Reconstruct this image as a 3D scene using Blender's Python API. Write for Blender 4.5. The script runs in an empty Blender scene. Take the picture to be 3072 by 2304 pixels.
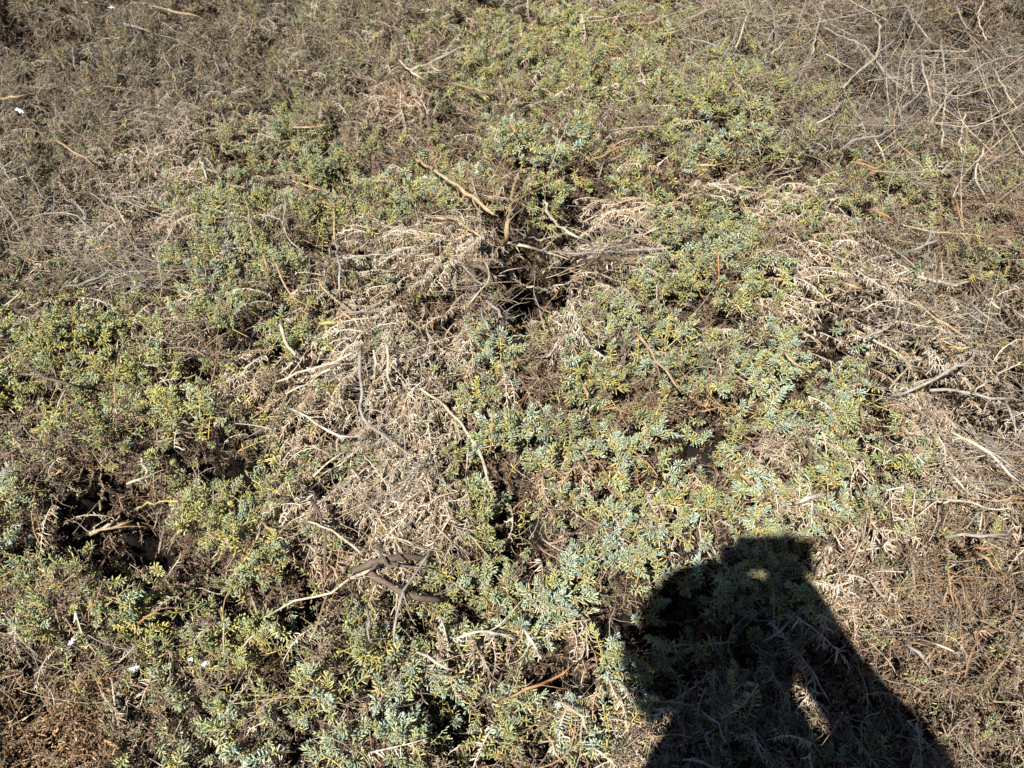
import bpy, math, random
import numpy as np
from mathutils import Vector, Matrix

rng = np.random.default_rng(11)
random.seed(11)
scene = bpy.context.scene
COL = scene.collection

# ------------------------------------------------------------------ camera
H = 1.62
PITCH = math.radians(48.0)
F = 2987.0
CP = np.array([0.0, 0.0, H])
FW = np.array([0.0, math.cos(PITCH), -math.sin(PITCH)])
UP = np.array([0.0, math.sin(PITCH), math.cos(PITCH)])
RT = np.array([1.0, 0.0, 0.0])

cd = bpy.data.cameras.new('camera')
cam = bpy.data.objects.new('camera', cd)
COL.objects.link(cam)
cam.location = CP
cam.rotation_euler = (math.radians(90) - PITCH, 0, 0)
cd.lens = 35.0
cd.sensor_width = 36.0
cd.clip_start = 0.03
cd.clip_end = 400
cd.dof.use_dof = True
cd.dof.focus_distance = 1.62
cd.dof.aperture_fstop = 11.0
scene.camera = cam


def ray(px, py):
    d = FW * F + RT * (px - 1536.0) - UP * (py - 1152.0)
    return d / np.linalg.norm(d)


# ------------------------------------------------------------------ light
SUN = -ray(2285, 1650)          # the photographer's camera casts its shadow there
ELEV = math.asin(SUN[2])
AZ = math.atan2(SUN[0], SUN[1])
w = bpy.data.worlds.new('World')
scene.world = w
w.use_nodes = True
nt = w.node_tree
bg = nt.nodes['Background']
sky = nt.nodes.new('ShaderNodeTexSky')
sky.sky_type = 'NISHITA'
sky.sun_disc = False
sky.sun_elevation = ELEV
sky.sun_rotation = AZ
sky.altitude = 1500
sky.air_density = .8
sky.dust_density = .3
nt.links.new(sky.outputs[0], bg.inputs[0])
bg.inputs[1].default_value = 0.05
ld = bpy.data.lights.new('sun', 'SUN')
ld.energy = 5.0
ld.angle = math.radians(0.5)
ld.color = (1.0, 0.965, 0.90)
lo = bpy.data.objects.new('sun', ld)
COL.objects.link(lo)
lo.rotation_euler = Vector(SUN).to_track_quat('Z', 'Y').to_euler()
lo.location = (0, 0, 8)
scene.view_settings.view_transform = 'Standard'
scene.view_settings.look = 'None'
scene.view_settings.gamma = 1.0
scene.view_settings.exposure = 1.05
scene.view_settings.use_curve_mapping = False
scene.cycles.max_bounces = 4
scene.cycles.diffuse_bounces = 1


# ------------------------------------------------------------------ fields
def lattice(ix, iy, seed):
    n = (ix.astype(np.int64) * 374761393 + iy.astype(np.int64) * 668265263 + seed * 982451653) & 0xffffffff
    n = ((n ^ (n >> 13)) * 1274126177) & 0xffffffff
    return ((n ^ (n >> 16)) & 0xffff) / 65535.0


def noise(x, y, f, seed):
    x = np.asarray(x, float) * f + 100
    y = np.asarray(y, float) * f + 100
    ix = np.floor(x); iy = np.floor(y)
    fx = x - ix; fy = y - iy
    fx = fx * fx * (3 - 2 * fx); fy = fy * fy * (3 - 2 * fy)
    a = lattice(ix, iy, seed); b = lattice(ix + 1, iy, seed)
    c = lattice(ix, iy + 1, seed); d = lattice(ix + 1, iy + 1, seed)
    return (a * (1 - fx) + b * fx) * (1 - fy) + (c * (1 - fx) + d * fx) * fy - 0.5


# patches of the mat, in units of a 2212 px wide view of the photograph; each is turned into a place on the ground
GREEN = [(150, 740, 230, 160, .55), (250, 1330, 200, 110, .6), (90, 1250, 140, 100, .5), (350, 640, 120, 70, .4), (1270, 130, 260, 80, .6), (1600, 230, 190, 110, 1.), (1700, 270, 120, 80, .9), (1200, 320, 120, 60, .9), (1330, 385, 120, 45, .8),
         (480, 540, 130, 170, 1.), (620, 330, 170, 90, .55), (700, 430, 170, 60, .6), (560, 720, 120, 60, 1.), (940, 420, 150, 50, .9), (1150, 430, 80, 40, .8),
         (1620, 470, 190, 50, .9), (1560, 600, 190, 110, 1.), (1680, 620, 110, 90, .8), (1400, 740, 130, 90, 1.1), (1620, 800, 210, 110, 1.1),
         (1100, 790, 160, 80, 1.1), (1050, 880, 120, 70, .9), (1130, 950, 170, 50, .9), (1400, 980, 170, 60, 1.), (1850, 860, 110, 90, .9),
         (1930, 1000, 90, 60, .9), (1380, 1180, 170, 120, 1.1), (1100, 1090, 110, 60, 1.1), (1700, 1100, 190, 55, 1.2), (1850, 1060, 110, 60, 1.),
         (1210, 1320, 200, 130, 1.15), (1040, 1280, 130, 100, .9), (1560, 1280, 170, 120, .8), (1300, 1450, 140, 70, .9), (900, 1490, 230, 80, 1.1),
         (620, 1450, 240, 110, 1.), (620, 1590, 220, 70, 1.1), (1000, 1590, 130, 60, 1.), (1230, 1570, 90, 50, .8), (120, 860, 190, 90, .6),
         (400, 900, 120, 60, .9), (40, 1110, 70, 80, 1.), (260, 790, 160, 90, .6), (500, 1130, 130, 140, .75), (430, 1300, 160, 110, .6),
         (660, 1010, 90, 60, .6), (900, 1360, 90, 50, .7), (790, 1290, 70, 60, .6), (1060, 70, 130, 60, .35), (1500, 40, 180, 50, .45), (2160, 560, 60, 40, .6),
         (1300, 1250, 90, 70, .8), (850, 1000, 70, 60, .5), (1950, 400, 120, 70, .35), (2050, 330, 100, 60, .25), (300, 960, 200, 90, .5),
         (240, 110, 60, 40, .35), (1830, 780, 120, 80, .6)]
STRAW = [(830, 850, 190, 150, 1.3), (820, 700, 130, 90, .9), (650, 830, 110, 50, 1.), (1010, 530, 170, 55, .9), (860, 520, 90, 40, .7), (1290, 500, 110, 55, 1.2),
         (1270, 660, 50, 70, .7), (1750, 540, 150, 50, .5), (1870, 640, 150, 70, .8), (1950, 690, 140, 60, .7), (2060, 860, 130, 110, .9),
         (1640, 420, 160, 28, .9), (830, 1090, 160, 90, 1.1), (700, 950, 90, 110, .9), (1050, 1370, 110, 32, 1.5), (1240, 1400, 70, 35, 1.3), (1320, 1540, 120, 90, .9),
         (720, 1090, 60, 70, .7), (870, 1200, 110, 50, .7), (1880, 1240, 110, 100, .6), (1500, 1100, 160, 40, .5), (430, 320, 170, 110, .55),
         (850, 210, 70, 40, .8), (1760, 1000, 160, 70, .4), (2010, 1010, 120, 60, .6), (1200, 1030, 120, 30, .6), (380, 440, 100, 50, .5),
         (640, 1150, 60, 60, .4), (600, 880, 120, 60, .6), (200, 480, 100, 60, .25), (1100, 400, 60, 30, .3)]
TWIG = [(1950, 180, 360, 170, 1.3), (1550, 60, 200, 60, .5), (2050, 640, 160, 100, .7), (2080, 900, 140, 160, .9), (130, 520, 180, 90, .9), (300, 570, 150, 40, .6),
        (1100, 620, 160, 70, .7), (120, 150, 300, 120, .35), (850, 1180, 120, 90, .5), (2050, 1330, 170, 130, .5), (830, 800, 170, 130, .4), (1250, 560, 120, 50, .6)]
LITTER = [(70, 1590, 150, 100, 1.6), (1250, 1040, 110, 35, .7), (880, 190, 60, 30, .6), (1620, 1050, 120, 30, .6), (1900, 1400, 120, 120, .6), (560, 1170, 60, 90, .3),
          (650, 1220, 90, 40, .6), (260, 1480, 150, 60, .35), (1450, 870, 170, 40, .5)]
TEAL = [(1200, 320, 110, 60, .7), (1600, 290, 140, 60, .5), (1700, 820, 220, 120, .7), (1400, 740, 130, 90, .8), (1100, 790, 160, 80, .6), (1130, 950, 170, 60, .6),
        (1400, 980, 170, 60, .7), (1350, 1200, 250, 120, .8), (1730, 1100, 170, 60, .9), (1250, 1330, 200, 130, .7), (900, 1500, 250, 100, .8), (650, 1600, 250, 70, .9),
        (40, 1110, 70, 80, 1.), (940, 420, 150, 60, .5), (480, 560, 120, 100, .4), (1560, 560, 160, 60, .5), (1230, 1580, 110, 60, .8)]
VIGNETTE_DULL = [(60, 60, 700, 260, .85), (2050, 120, 420, 230, 1.), (0, 300, 350, 250, .5), (2150, 1450, 250, 250, .45), (2150, 500, 200, 150, .5)]  # duller plants, plus lens corner darkening put into their tint
WARM = [(60, 1580, 190, 120, 1.2), (2080, 1330, 160, 260, .7), (1480, 870, 200, 45, .8), (850, 205, 80, 40, 1.), (1260, 1045, 150, 45, .9), (620, 1220, 130, 90, .7), (1560, 1050, 120, 35, .7),
        (1350, 400, 170, 60, .6), (1000, 370, 120, 60, .5), (2080, 480, 130, 90, .5), (600, 850, 90, 60, .5), (150, 1200, 150, 120, .4), (1500, 20, 160, 50, .7), (1130, 1450, 150, 60, .4), (1850, 1400, 90, 120, .5)]
YELLOW = [(1750, 270, 120, 90, .7), (1320, 390, 110, 40, .9), (100, 860, 220, 110, .6), (400, 860, 130, 60, .6), (430, 1200, 180, 150, .5), (300, 1300, 150, 90, .5),
          (1500, 180, 110, 60, .6), (1150, 870, 120, 60, .4), (1850, 730, 120, 60, .4), (1200, 100, 200, 60, .4), (1650, 660, 100, 60, .4), (250, 700, 150, 60, .5),
          (930, 1340, 60, 40, .7), (560, 1430, 140, 60, .5), (1830, 600, 100, 60, .4)]
# raised clumps (m) and hollows (negative)
RISE = [(1620, 240, 200, 85, .10), (480, 520, 150, 150, .07), (1190, 330, 130, 55, .07), (1330, 375, 120, 30, .04), (560, 700, 130, 50, .05), (1560, 570, 180, 90, .05),
        (1400, 730, 130, 70, .05), (1650, 800, 190, 90, .05), (1100, 780, 150, 70, .05), (1150, 940, 120, 40, .03), (1750, 1085, 170, 35, .04),
        (1100, 1090, 90, 50, .04), (1330, 1180, 170, 90, .03), (1200, 1330, 180, 110, .03), (620, 1400, 200, 70, .04), (820, 1470, 150, 50, .05),
        (830, 820, 130, 120, .05), (1290, 480, 90, 35, .03), (400, 900, 140, 60, .05), (900, 520, 120, 50, .03), (1900, 640, 160, 50, .05), (2050, 800, 120, 40, .03),
        (940, 400, 140, 45, .04), (1640, 460, 140, 35, .03), (1060, 1370, 100, 22, .03), (150, 960, 120, 60, .05), (110, 1060, 100, 40, .04), (2100, 560, 90, 40, .04),
        (1150, 520, 40, 20, .0)]
PIT = [(1160, 515, 90, 95, .5), (1205, 485, 72, 62, .42), (940, 655, 60, 40, .22), (250, 1060, 60, 60, .30), (150, 1110, 90, 60, .20), (260, 1160, 110, 40, .15), (1950, 785, 60, 35, .24),
       (2150, 830, 70, 80, .22), (520, 720, 60, 25, .15), (590, 765, 50, 25, .20), (1120, 850, 45, 40, .18), (1150, 1180, 60, 45, .20), (1650, 370, 110, 22, .12),
       (1230, 415, 60, 28, .16), (1010, 1530, 60, 45, .16), (640, 1580, 60, 40, .16), (1440, 1440, 60, 50, .10), (1990, 1340, 60, 40, .14), (720, 960, 35, 55, .08),
       (520, 960, 60, 28, .16), (1200, 1470, 60, 40, .14), (700, 1250, 45, 35, .12), (60, 20, 90, 40, .2), (2080, 70, 70, 40, .15), (1720, 1000, 35, 30, .15), (700, 500, 50, 25, .12),
       (1500, 740, 40, 25, .12), (1900, 900, 30, 40, .15), (30, 1500, 50, 25, .18), (840, 700, 80, 25, .08), (1050, 1290, 70, 22, .10),
       (410, 1250, 60, 25, .12), (900, 1290, 60, 22, .1), (380, 1130, 60, 30, .12), (1600, 430, 60, 18, .08), (1860, 1330, 30, 20, .06), (1590, 1100, 30, 18, .12),
       (1820, 690, 60, 20, .10), (1560, 800, 35, 20, .10), (1440, 1020, 50, 18, .08), (800, 1450, 60, 25, .1), (1150, 1600, 60, 30, .12)]


def blobs(u, v, lst, p=1.4):
    out = np.zeros_like(u)
    for (a, b, ra, rb, wt) in lst:
        r2 = ((u - a) / ra) ** 2 + ((v - b) / rb) ** 2
        out = np.maximum(out, wt * np.exp(-r2 ** p * 0.9)) if wt > 0 else out
    return out


def to_px(x, y, z):
    dx = x - CP[0]; dy = y - CP[1]; dz = z - CP[2]
    d = dy * FW[1] + dz * FW[2]
    uu = dx
    vv = dy * UP[1] + dz * UP[2]
    ok = d > 0.3
    d = np.where(ok, d, 1.0)
    px = 1536 + F * uu / d
    py = 1152 - F * vv / d
    return px, py, ok


def view_uv(x, y, z):
    px, py, ok = to_px(x, y, z)
    u = px * 0.72; v = py * 0.72
    u = np.where(ok, u, -9999.0)
    return u, v, ok


def warp(x, y, u, v, a=38):
    return (u + a * noise(x, y, 11, 5) * 2 + a * .7 * noise(x, y, 28, 6) * 2,
            v + a * .7 * noise(x, y, 11, 7) * 2 + a * .5 * noise(x, y, 28, 8) * 2)


def micro(x, y):
    """small gaps between the shoots, a few centimetres across"""
    n = noise(x, y, 15, 61) + .8 * noise(x, y, 31, 62) + .5 * noise(x, y, 7, 63)
    return np.clip((-.17 - n) * 6, 0, 1)


def height(x, y):
    x = np.asarray(x, float); y = np.asarray(y, float)
    h = 0.25 + .05 * noise(x, y, 1.7, 1) + .06 * noise(x, y, 5.5, 2) + .06 * noise(x, y, 13, 3) + .045 * noise(x, y, 27, 4)
    u, v, ok = view_uv(x, y, np.full_like(x, .28))
    u, v = warp(x, y, u, v, 22)
    h = h + blobs(u, v, RISE, 1.2)
    p = blobs(u, v, PIT, 1.5)
    far = (~ok) | (u < -150) | (u > 2360) | (v < -120) | (v > 1780)
    extra = np.clip(noise(x, y, 3.1, 21) * 2 - .45, 0, 1) * .35
    h = np.where(far, h - extra, h)
    h = h - p - .07 * micro(x, y)
    near = np.clip((y + .05 + .05 * noise(x, y, 6, 9)) / .3, 0, 1)
    return h * near * near * (3 - 2 * near)


PIT_WIDE = [(a, b, ra * 1.35, rb * 1.5, w) for (a, b, ra, rb, w) in PIT]


def pits(x, y, lst=PIT):
    u, v, ok = view_uv(x, y, np.full_like(x, .28))
    u, v = warp(x, y, u, v, 22)
    return blobs(u, v, lst, 1.5)


# ------------------------------------------------------------------ materials
def new_mat(name, rough=.55, spec=.3):
    m = bpy.data.materials.new(name)
    m.use_nodes = True
    b = m.node_tree.nodes['Principled BSDF']
    b.inputs['Roughness'].default_value = rough
    b.inputs['Specular IOR Level'].default_value = spec
    return m, m.node_tree, b


def tint_material(name, second, rough, spec, bump=0.0, bscale=400):
    """colour = the plant's own tint, mixed per leaf towards `second` and varied in value per leaf"""
    m, t, b = new_mat(name, rough, spec)
    N, L = t.nodes, t.links
    at = N.new('ShaderNodeAttribute'); at.attribute_type = 'INSTANCER'; at.attribute_name = 'tint'
    lc = N.new('ShaderNodeAttribute'); lc.attribute_type = 'GEOMETRY'; lc.attribute_name = 'lc'
    sep = N.new('ShaderNodeSeparateColor'); L.new(lc.outputs['Color'], sep.inputs[0])
    mix = N.new('ShaderNodeMix'); mix.data_type = 'RGBA'
    L.new(sep.outputs[1], mix.inputs[0]); L.new(at.outputs['Color'], mix.inputs[6]); mix.inputs[7].default_value = (*second, 1)
    tc = N.new('ShaderNodeTexCoord')
    nz = N.new('ShaderNodeTexNoise'); nz.inputs['Scale'].default_value = bscale; L.new(tc.outputs['Object'], nz.inputs[0])
    mr = N.new('ShaderNodeMapRange'); mr.inputs[1].default_value = .25; mr.inputs[2].default_value = .75; mr.inputs[3].default_value = .75; mr.inputs[4].default_value = 1.2
    L.new(nz.outputs[0], mr.inputs[0])
    mu = N.new('ShaderNodeMath'); mu.operation = 'MULTIPLY'; L.new(sep.outputs[0], mu.inputs[0]); L.new(mr.outputs[0], mu.inputs[1])
    vm = N.new('ShaderNodeVectorMath'); vm.operation = 'SCALE'; L.new(mix.outputs[2], vm.inputs[0]); L.new(mu.outputs[0], vm.inputs['Scale'])
    L.new(vm.outputs[0], b.inputs['Base Color'])
    if bump:
        n3 = N.new('ShaderNodeTexNoise'); n3.inputs['Scale'].default_value = 55; n3.inputs['Detail'].default_value = 3; L.new(tc.outputs['Object'], n3.inputs[0])
        m3 = N.new('ShaderNodeMapRange'); m3.inputs[1].default_value = .42; m3.inputs[2].default_value = .68; m3.inputs[3].default_value = 0; m3.inputs[4].default_value = .7; L.new(n3.outputs[0], m3.inputs[0])
        mx = N.new('ShaderNodeMath'); mx.operation = 'MAXIMUM'; L.new(sep.outputs[1], mx.inputs[0]); L.new(m3.outputs[0], mx.inputs[1]); L.new(mx.outputs[0], mix.inputs[0])
        bp = N.new('ShaderNodeBump'); bp.inputs['Strength'].default_value = bump; bp.inputs['Distance'].default_value = .0006
        L.new(nz.outputs[0], bp.inputs['Height']); L.new(bp.outputs[0], b.inputs['Normal'])
    return m


M_LEAF = tint_material('fleshy_leaf', (.60, .45, .12), .5, .35)
M_DEAD = tint_material('dead_leaf', (.30, .19, .11), .75, .2)
M_SEED = tint_material('seed_husk', (.34, .25, .16), .8, .15)
M_BARK = tint_material('bark', (.16, .12, .09), .8, .2, .6, 160)
M_LITT = tint_material('leaf_litter', (.16, .09, .05), .8, .15)


def simple(name, col, rough=.6, spec=.3, vary=.25, scale=60):
    m, t, b = new_mat(name, rough, spec)
    N, L = t.nodes, t.links
    tc = N.new('ShaderNodeTexCoord'); nz = N.new('ShaderNodeTexNoise'); nz.inputs['Scale'].default_value = scale; nz.inputs['Detail'].default_value = 4
    L.new(tc.outputs['Object'], nz.inputs[0])
    cr = N.new('ShaderNodeValToRGB')
    cr.color_ramp.elements[0].position = .3; cr.color_ramp.elements[1].position = .7
    cr.color_ramp.elements[0].color = (*[c * (1 - vary) for c in col], 1); cr.color_ramp.elements[1].color = (*[min(1, c * (1 + vary)) for c in col], 1)
    L.new(nz.outputs[0], cr.inputs[0]); L.new(cr.outputs[0], b.inputs['Base Color'])
    return m


def soil_mat():
    m, t, b = new_mat('soil', .95, .1)
    N, L = t.nodes, t.links
    tc = N.new('ShaderNodeTexCoord')
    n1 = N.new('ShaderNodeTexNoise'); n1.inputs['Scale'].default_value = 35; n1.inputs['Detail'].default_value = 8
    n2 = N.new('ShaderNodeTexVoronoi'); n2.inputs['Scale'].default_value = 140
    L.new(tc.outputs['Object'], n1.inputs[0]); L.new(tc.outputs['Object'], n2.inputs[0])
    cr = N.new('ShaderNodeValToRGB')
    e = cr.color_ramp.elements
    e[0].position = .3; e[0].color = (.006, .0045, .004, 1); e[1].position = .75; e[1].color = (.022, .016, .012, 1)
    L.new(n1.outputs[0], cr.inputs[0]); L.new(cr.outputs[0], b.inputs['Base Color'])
    bp = N.new('ShaderNodeBump'); bp.inputs['Distance'].default_value = .006; bp.inputs['Strength'].default_value = 1
    L.new(n1.outputs[0], bp.inputs['Height']); L.new(bp.outputs[0], b.inputs['Normal'])
    return m


M_SOIL = soil_mat()


# ------------------------------------------------------------------ mesh helpers
class Geo:
    def __init__(s):
        s.v = []; s.f = []; s.c = []; s.n = 0

    def add(s, v, f, c):
        s.v.append(v); s.c.append(np.tile(np.array(c, float), (len(v), 1)))
        s.f.extend([tuple(i + s.n for i in q) for q in f]); s.n += len(v)

    def mesh(s, name, mat, smooth=True):
        me = bpy.data.meshes.new(name)
        V = np.vstack(s.v)
        me.from_pydata(V.tolist(), [], s.f)
        me.materials.append(mat)
        at = me.attributes.new('lc', 'FLOAT_COLOR', 'POINT')
        C = np.ones((len(V), 4)); C[:, :3] = np.vstack(s.c)
        at.data.foreach_set('color', C.ravel())
        if smooth:
            me.polygons.foreach_set('use_smooth', [True] * len(me.polygons))
        me.update()
        return me


A3 = lambda *a: np.array(a, float)


def norm(a):
    return a / max(1e-9, np.linalg.norm(a))


def tube(pts, rad, sides=5, flat=1.0):
    """closed tapered tube along pts; rad per point"""
    pts = np.asarray(pts, float); n = len(pts)
    V = []; Fc = []
    tg = np.gradient(pts, axis=0)
    ref = np.array([0.31, 0.2, .93])
    if abs(np.dot(norm(tg[0]), ref)) > .95: ref = np.array([1., 0, 0])
    a = norm(np.cross(tg[0], ref))
    for i in range(n):
        t = norm(tg[i]); a = norm(a - t * np.dot(a, t)); b = np.cross(t, a)
        for k in range(sides):
            q = 2 * math.pi * k / sides
            V.append(pts[i] + rad[i] * (a * math.cos(q) + b * math.sin(q) * flat))
    for i in range(n - 1):
        for k in range(sides):
            k2 = (k + 1) % sides
            Fc.append((i * sides + k, i * sides + k2, (i + 1) * sides + k2, (i + 1) * sides + k))
    V.append(pts[0]); V.append(pts[-1]); c0 = n * sides; c1 = c0 + 1
    for k in range(sides):
        k2 = (k + 1) % sides
        Fc.append((c0, k2, k)); Fc.append((c1, (n - 1) * sides + k, (n - 1) * sides + k2))
    return np.array(V), Fc


def leaf(p, d, upv, ln, wd, th, curve, rings=3):
    """fleshy spindle leaf: 4-sided section"""
    d = norm(d); s = norm(np.cross(d, upv)); u = np.cross(s, d)
    V = [p]; prof = [(.22, .72), (.58, 1.0), (.86, .72)] if rings == 3 else [(.45, 1.0)]
    for (t, r) in prof:
        c = p + d * ln * t + u * curve * ln * t * t
        V += [c + s * wd * r, c + u * th * r, c - s * wd * r, c - u * th * r]
    V.append(p + d * ln + u * curve * ln)
    Fc = []
    n = len(prof)
    for k in range(4):
        k2 = (k + 1) % 4
        Fc.append((0, 1 + k2, 1 + k))
        for i in range(n - 1):
            Fc.append((1 + i * 4 + k, 1 + i * 4 + k2, 1 + (i + 1) * 4 + k2, 1 + (i + 1) * 4 + k))
        Fc.append((1 + (n - 1) * 4 + k, 1 + (n - 1) * 4 + k2, len(V) - 1))
    return np.array(V), Fc


R = random.Random(5)


def make_shoot(i):
    sparse = i >= 9
    """a leafy shoot: curved stem with fleshy leaves all round, a rosette at its tip"""
    g = Geo()
    L0 = R.uniform(.035, .06) if not sparse else R.uniform(.055, .09)
    bend = np.array([R.uniform(-.5, .5), R.uniform(-.5, .5), 0])
    P = lambda t: np.array([0, 0, L0 * (t - .75)]) + bend * L0 * (t * t) * .6
    g.add(*tube([P(t) for t in (-.4, .1, .5, .9)], [.0012, .0011, .0009, .0006], 4), (.8, .9, 0))
    n = R.randint(30, 42) if not sparse else R.randint(13, 24)
    for k in range(n):
        t = (k / (n - 1)) ** .8
        a = k * 2.39996 + R.uniform(-.25, .25)
        tilt = math.radians(78 - 48 * t ** 3 + R.uniform(-14, 14))
        if t < .35: tilt += math.radians(20)
        d = np.array([math.cos(a) * math.sin(tilt), math.sin(a) * math.sin(tilt), math.cos(tilt)])
        ln = R.uniform(.0115, .0165) * (1 - .38 * t ** 4)
        yel = 0
        if t < .5 and R.random() < .36: yel = R.uniform(.5, 1.)
        elif R.random() < (.10 if not sparse else .3): yel = R.uniform(.2, .6)
        sh = R.uniform(.75, 1.2)
        g.add(*leaf(P(t), d, np.array([0, 0, 1.]), ln, R.uniform(.0013, .0018), .0011, R.uniform(.05, .4)), (sh, yel, 0))
    return g.mesh('shoot_mesh', M_LEAF)


def make_dead(i):
    """a dry branchlet with limp shrivelled leaves hanging"""
    g = Geo()
    L0 = R.uniform(.05, .09)
    cv = R.uniform(-.3, .3)
    P = lambda t: np.array([cv * L0 * math.sin(2 * t), 0, 0]) + np.array([0, L0 * (t - .5), .012 * math.sin(3 * t)])
    g.add(*tube([P(t / 4) for t in range(5)], [.0014, .0012, .001, .0008, .0005], 4), (.8, .1, 0))
    n = R.randint(22, 44)
    for k in range(n):
        p = P(R.random() ** 1.3)
        a = R.uniform(0, 6.28)
        d0 = norm(np.array([math.cos(a) * .8, math.sin(a) * .5 + .25, R.uniform(-.5, .5)]))
        ln = R.uniform(.006, .021); seg = 4
        pts = [p]; d = d0.copy()
        sw = np.array([R.uniform(-1, 1), R.uniform(-.5, .8), -1.2]) * R.uniform(.4, 1.3)
        for s in range(seg):
            d = norm(d + sw * .55)
            if s == seg - 1 and R.random() < .5: d = norm(d + np.array([R.uniform(-1, 1), R.uniform(-1, 1), R.uniform(-.2, 1.6)]) * 1.2)
            pts.append(pts[-1] + d * ln / seg)
        r = R.uniform(.0005, .0012)
        g.add(*tube(pts, [r * .5, r, r * 1.1, r * .9, r * .25], 4, .5), (R.uniform(.6, 1.25), R.uniform(0, .35) if R.random() < .7 else .9, 0))
    return g.mesh('dead_shoot_mesh', M_DEAD)


def make_seed(i):
    """a spent flower head: forked stalk with crumbly husks and a few shrunken leaves"""
    g = Geo()
    for b in range(R.randint(3, 5)):
        a = R.uniform(0, 6.28); ln = R.uniform(.025, .05)
        d = norm(np.array([math.cos(a), math.sin(a), R.uniform(.3, 1.4)]))
        side = norm(np.cross(d, np.array([0, 0, 1.])))
        P = lambda t: d * ln * t + side * .008 * math.sin(t * 2.5) - np.array([0, 0, .02])
        g.add(*tube([P(0), P(.5), P(1)], [.0009, .0007, .0004], 3), (1.1, .6, 0))
        for k in range(R.randint(9, 14)):
            p = P(R.uniform(.1, 1)) + np.array([R.gauss(0, .003), R.gauss(0, .003), R.gauss(0, .003)])
            dd = norm(np.array([R.gauss(0, 1), R.gauss(0, 1), R.gauss(.3, 1)]))
            g.add(*leaf(p, dd, norm(np.array([R.gauss(0, 1), R.gauss(0, 1), R.gauss(0, 1)])), R.uniform(.003, .008), R.uniform(.0006, .0015), R.uniform(.0005, .001), R.uniform(-.5, .5), 1),
                  (R.uniform(.5, 1.5), R.random() ** 2.2, 0))
    return g.mesh('seed_cluster_mesh', M_SEED, False)


def wander(p, d, ln, n, wob, grav=0.):
    pts = [np.array(p, float)]; d = norm(np.array(d, float))
    bias = np.array([R.gauss(0, 1), R.gauss(0, 1), R.gauss(0, .6)]) * wob * .5
    for k in range(n):
        d = norm(d + bias + np.array([R.gauss(0, wob), R.gauss(0, wob), R.gauss(0, wob * .6) - grav]))
        pts.append(pts[-1] + d * ln / n)
    return pts


def make_twig(i, ln=(.09, .2), r0=.0012, forks=(2, 5), wob=.13):
    """a bare twig, bent, with thinner forks, lying along +Y"""
    g = Geo()
    L0 = R.uniform(*ln)
    pts = wander((0, -L0 / 2, 0), (R.uniform(-.2, .2), 1, R.uniform(-.1, .1)), L0, 9, wob)
    rad = [r0 * (1 - .65 * k / 9) * R.uniform(.85, 1.15) for k in range(10)]
    g.add(*tube(pts, rad, 5), (R.uniform(.85, 1.15), .05, 0))
    for k in range(R.randint(*forks)):
        j = R.randint(1, 7)
        t = norm(pts[j + 1] - pts[j])
        s = norm(np.cross(t, [0, 0, 1.])) * R.choice([-1, 1])
        d = norm(t * R.uniform(.4, 1.2) + s * R.uniform(.4, 1.3) + np.array([0, 0, R.uniform(-.2, .4)]))
        l2 = L0 * R.uniform(.12, .45)
        p2 = wander(pts[j], d, l2, 5, wob)
        r2 = rad[j] * .62
        g.add(*tube(p2, [r2 * (1 - .13 * q) for q in range(6)], 4), (R.uniform(.8, 1.2), R.uniform(0, .3), 0))
    return g.mesh('twig_mesh', M_BARK)


def make_litter(i):
    g = Geo()
    for k in range(14):
        p = np.array([R.gauss(0, .018), R.gauss(0, .018), R.gauss(0, .004)])
        a = R.uniform(0, 6.28)
        g.add(*leaf(p, np.array([math.cos(a), math.sin(a), R.uniform(-.4, .4)]), norm(np.array([R.gauss(0, .4), R.gauss(0, .4), 1])), R.uniform(.006, .015), R.uniform(.0012, .0025), .0005, R.uniform(-.3, .5)),
              (R.uniform(.5, 1.3), R.random() ** 2, 0))
    return g.mesh('litter_mesh', M_LITT)


PROTO = {}


def proto(kind, fn, n):
    c = bpy.data.collections.new('proto_' + kind)
    ms = []
    for i in range(n):
        me = fn(i)
        o = bpy.data.objects.new('%s_%02d' % (kind, i), me)
        c.objects.link(o); ms.append(me)
    PROTO[kind] = (c, ms)


proto('shoot', make_shoot, 13)
proto('dead', make_dead, 9)
proto('seed', make_seed, 9)
proto('fine', lambda i: make_twig(i, (.06, .15), .0010, (2, 5), .2), 12)
proto('litter', make_litter, 6)
LONG = [make_twig(i, (.18, .42), .0014, (2, 5), .11) for i in range(24)]


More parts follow.
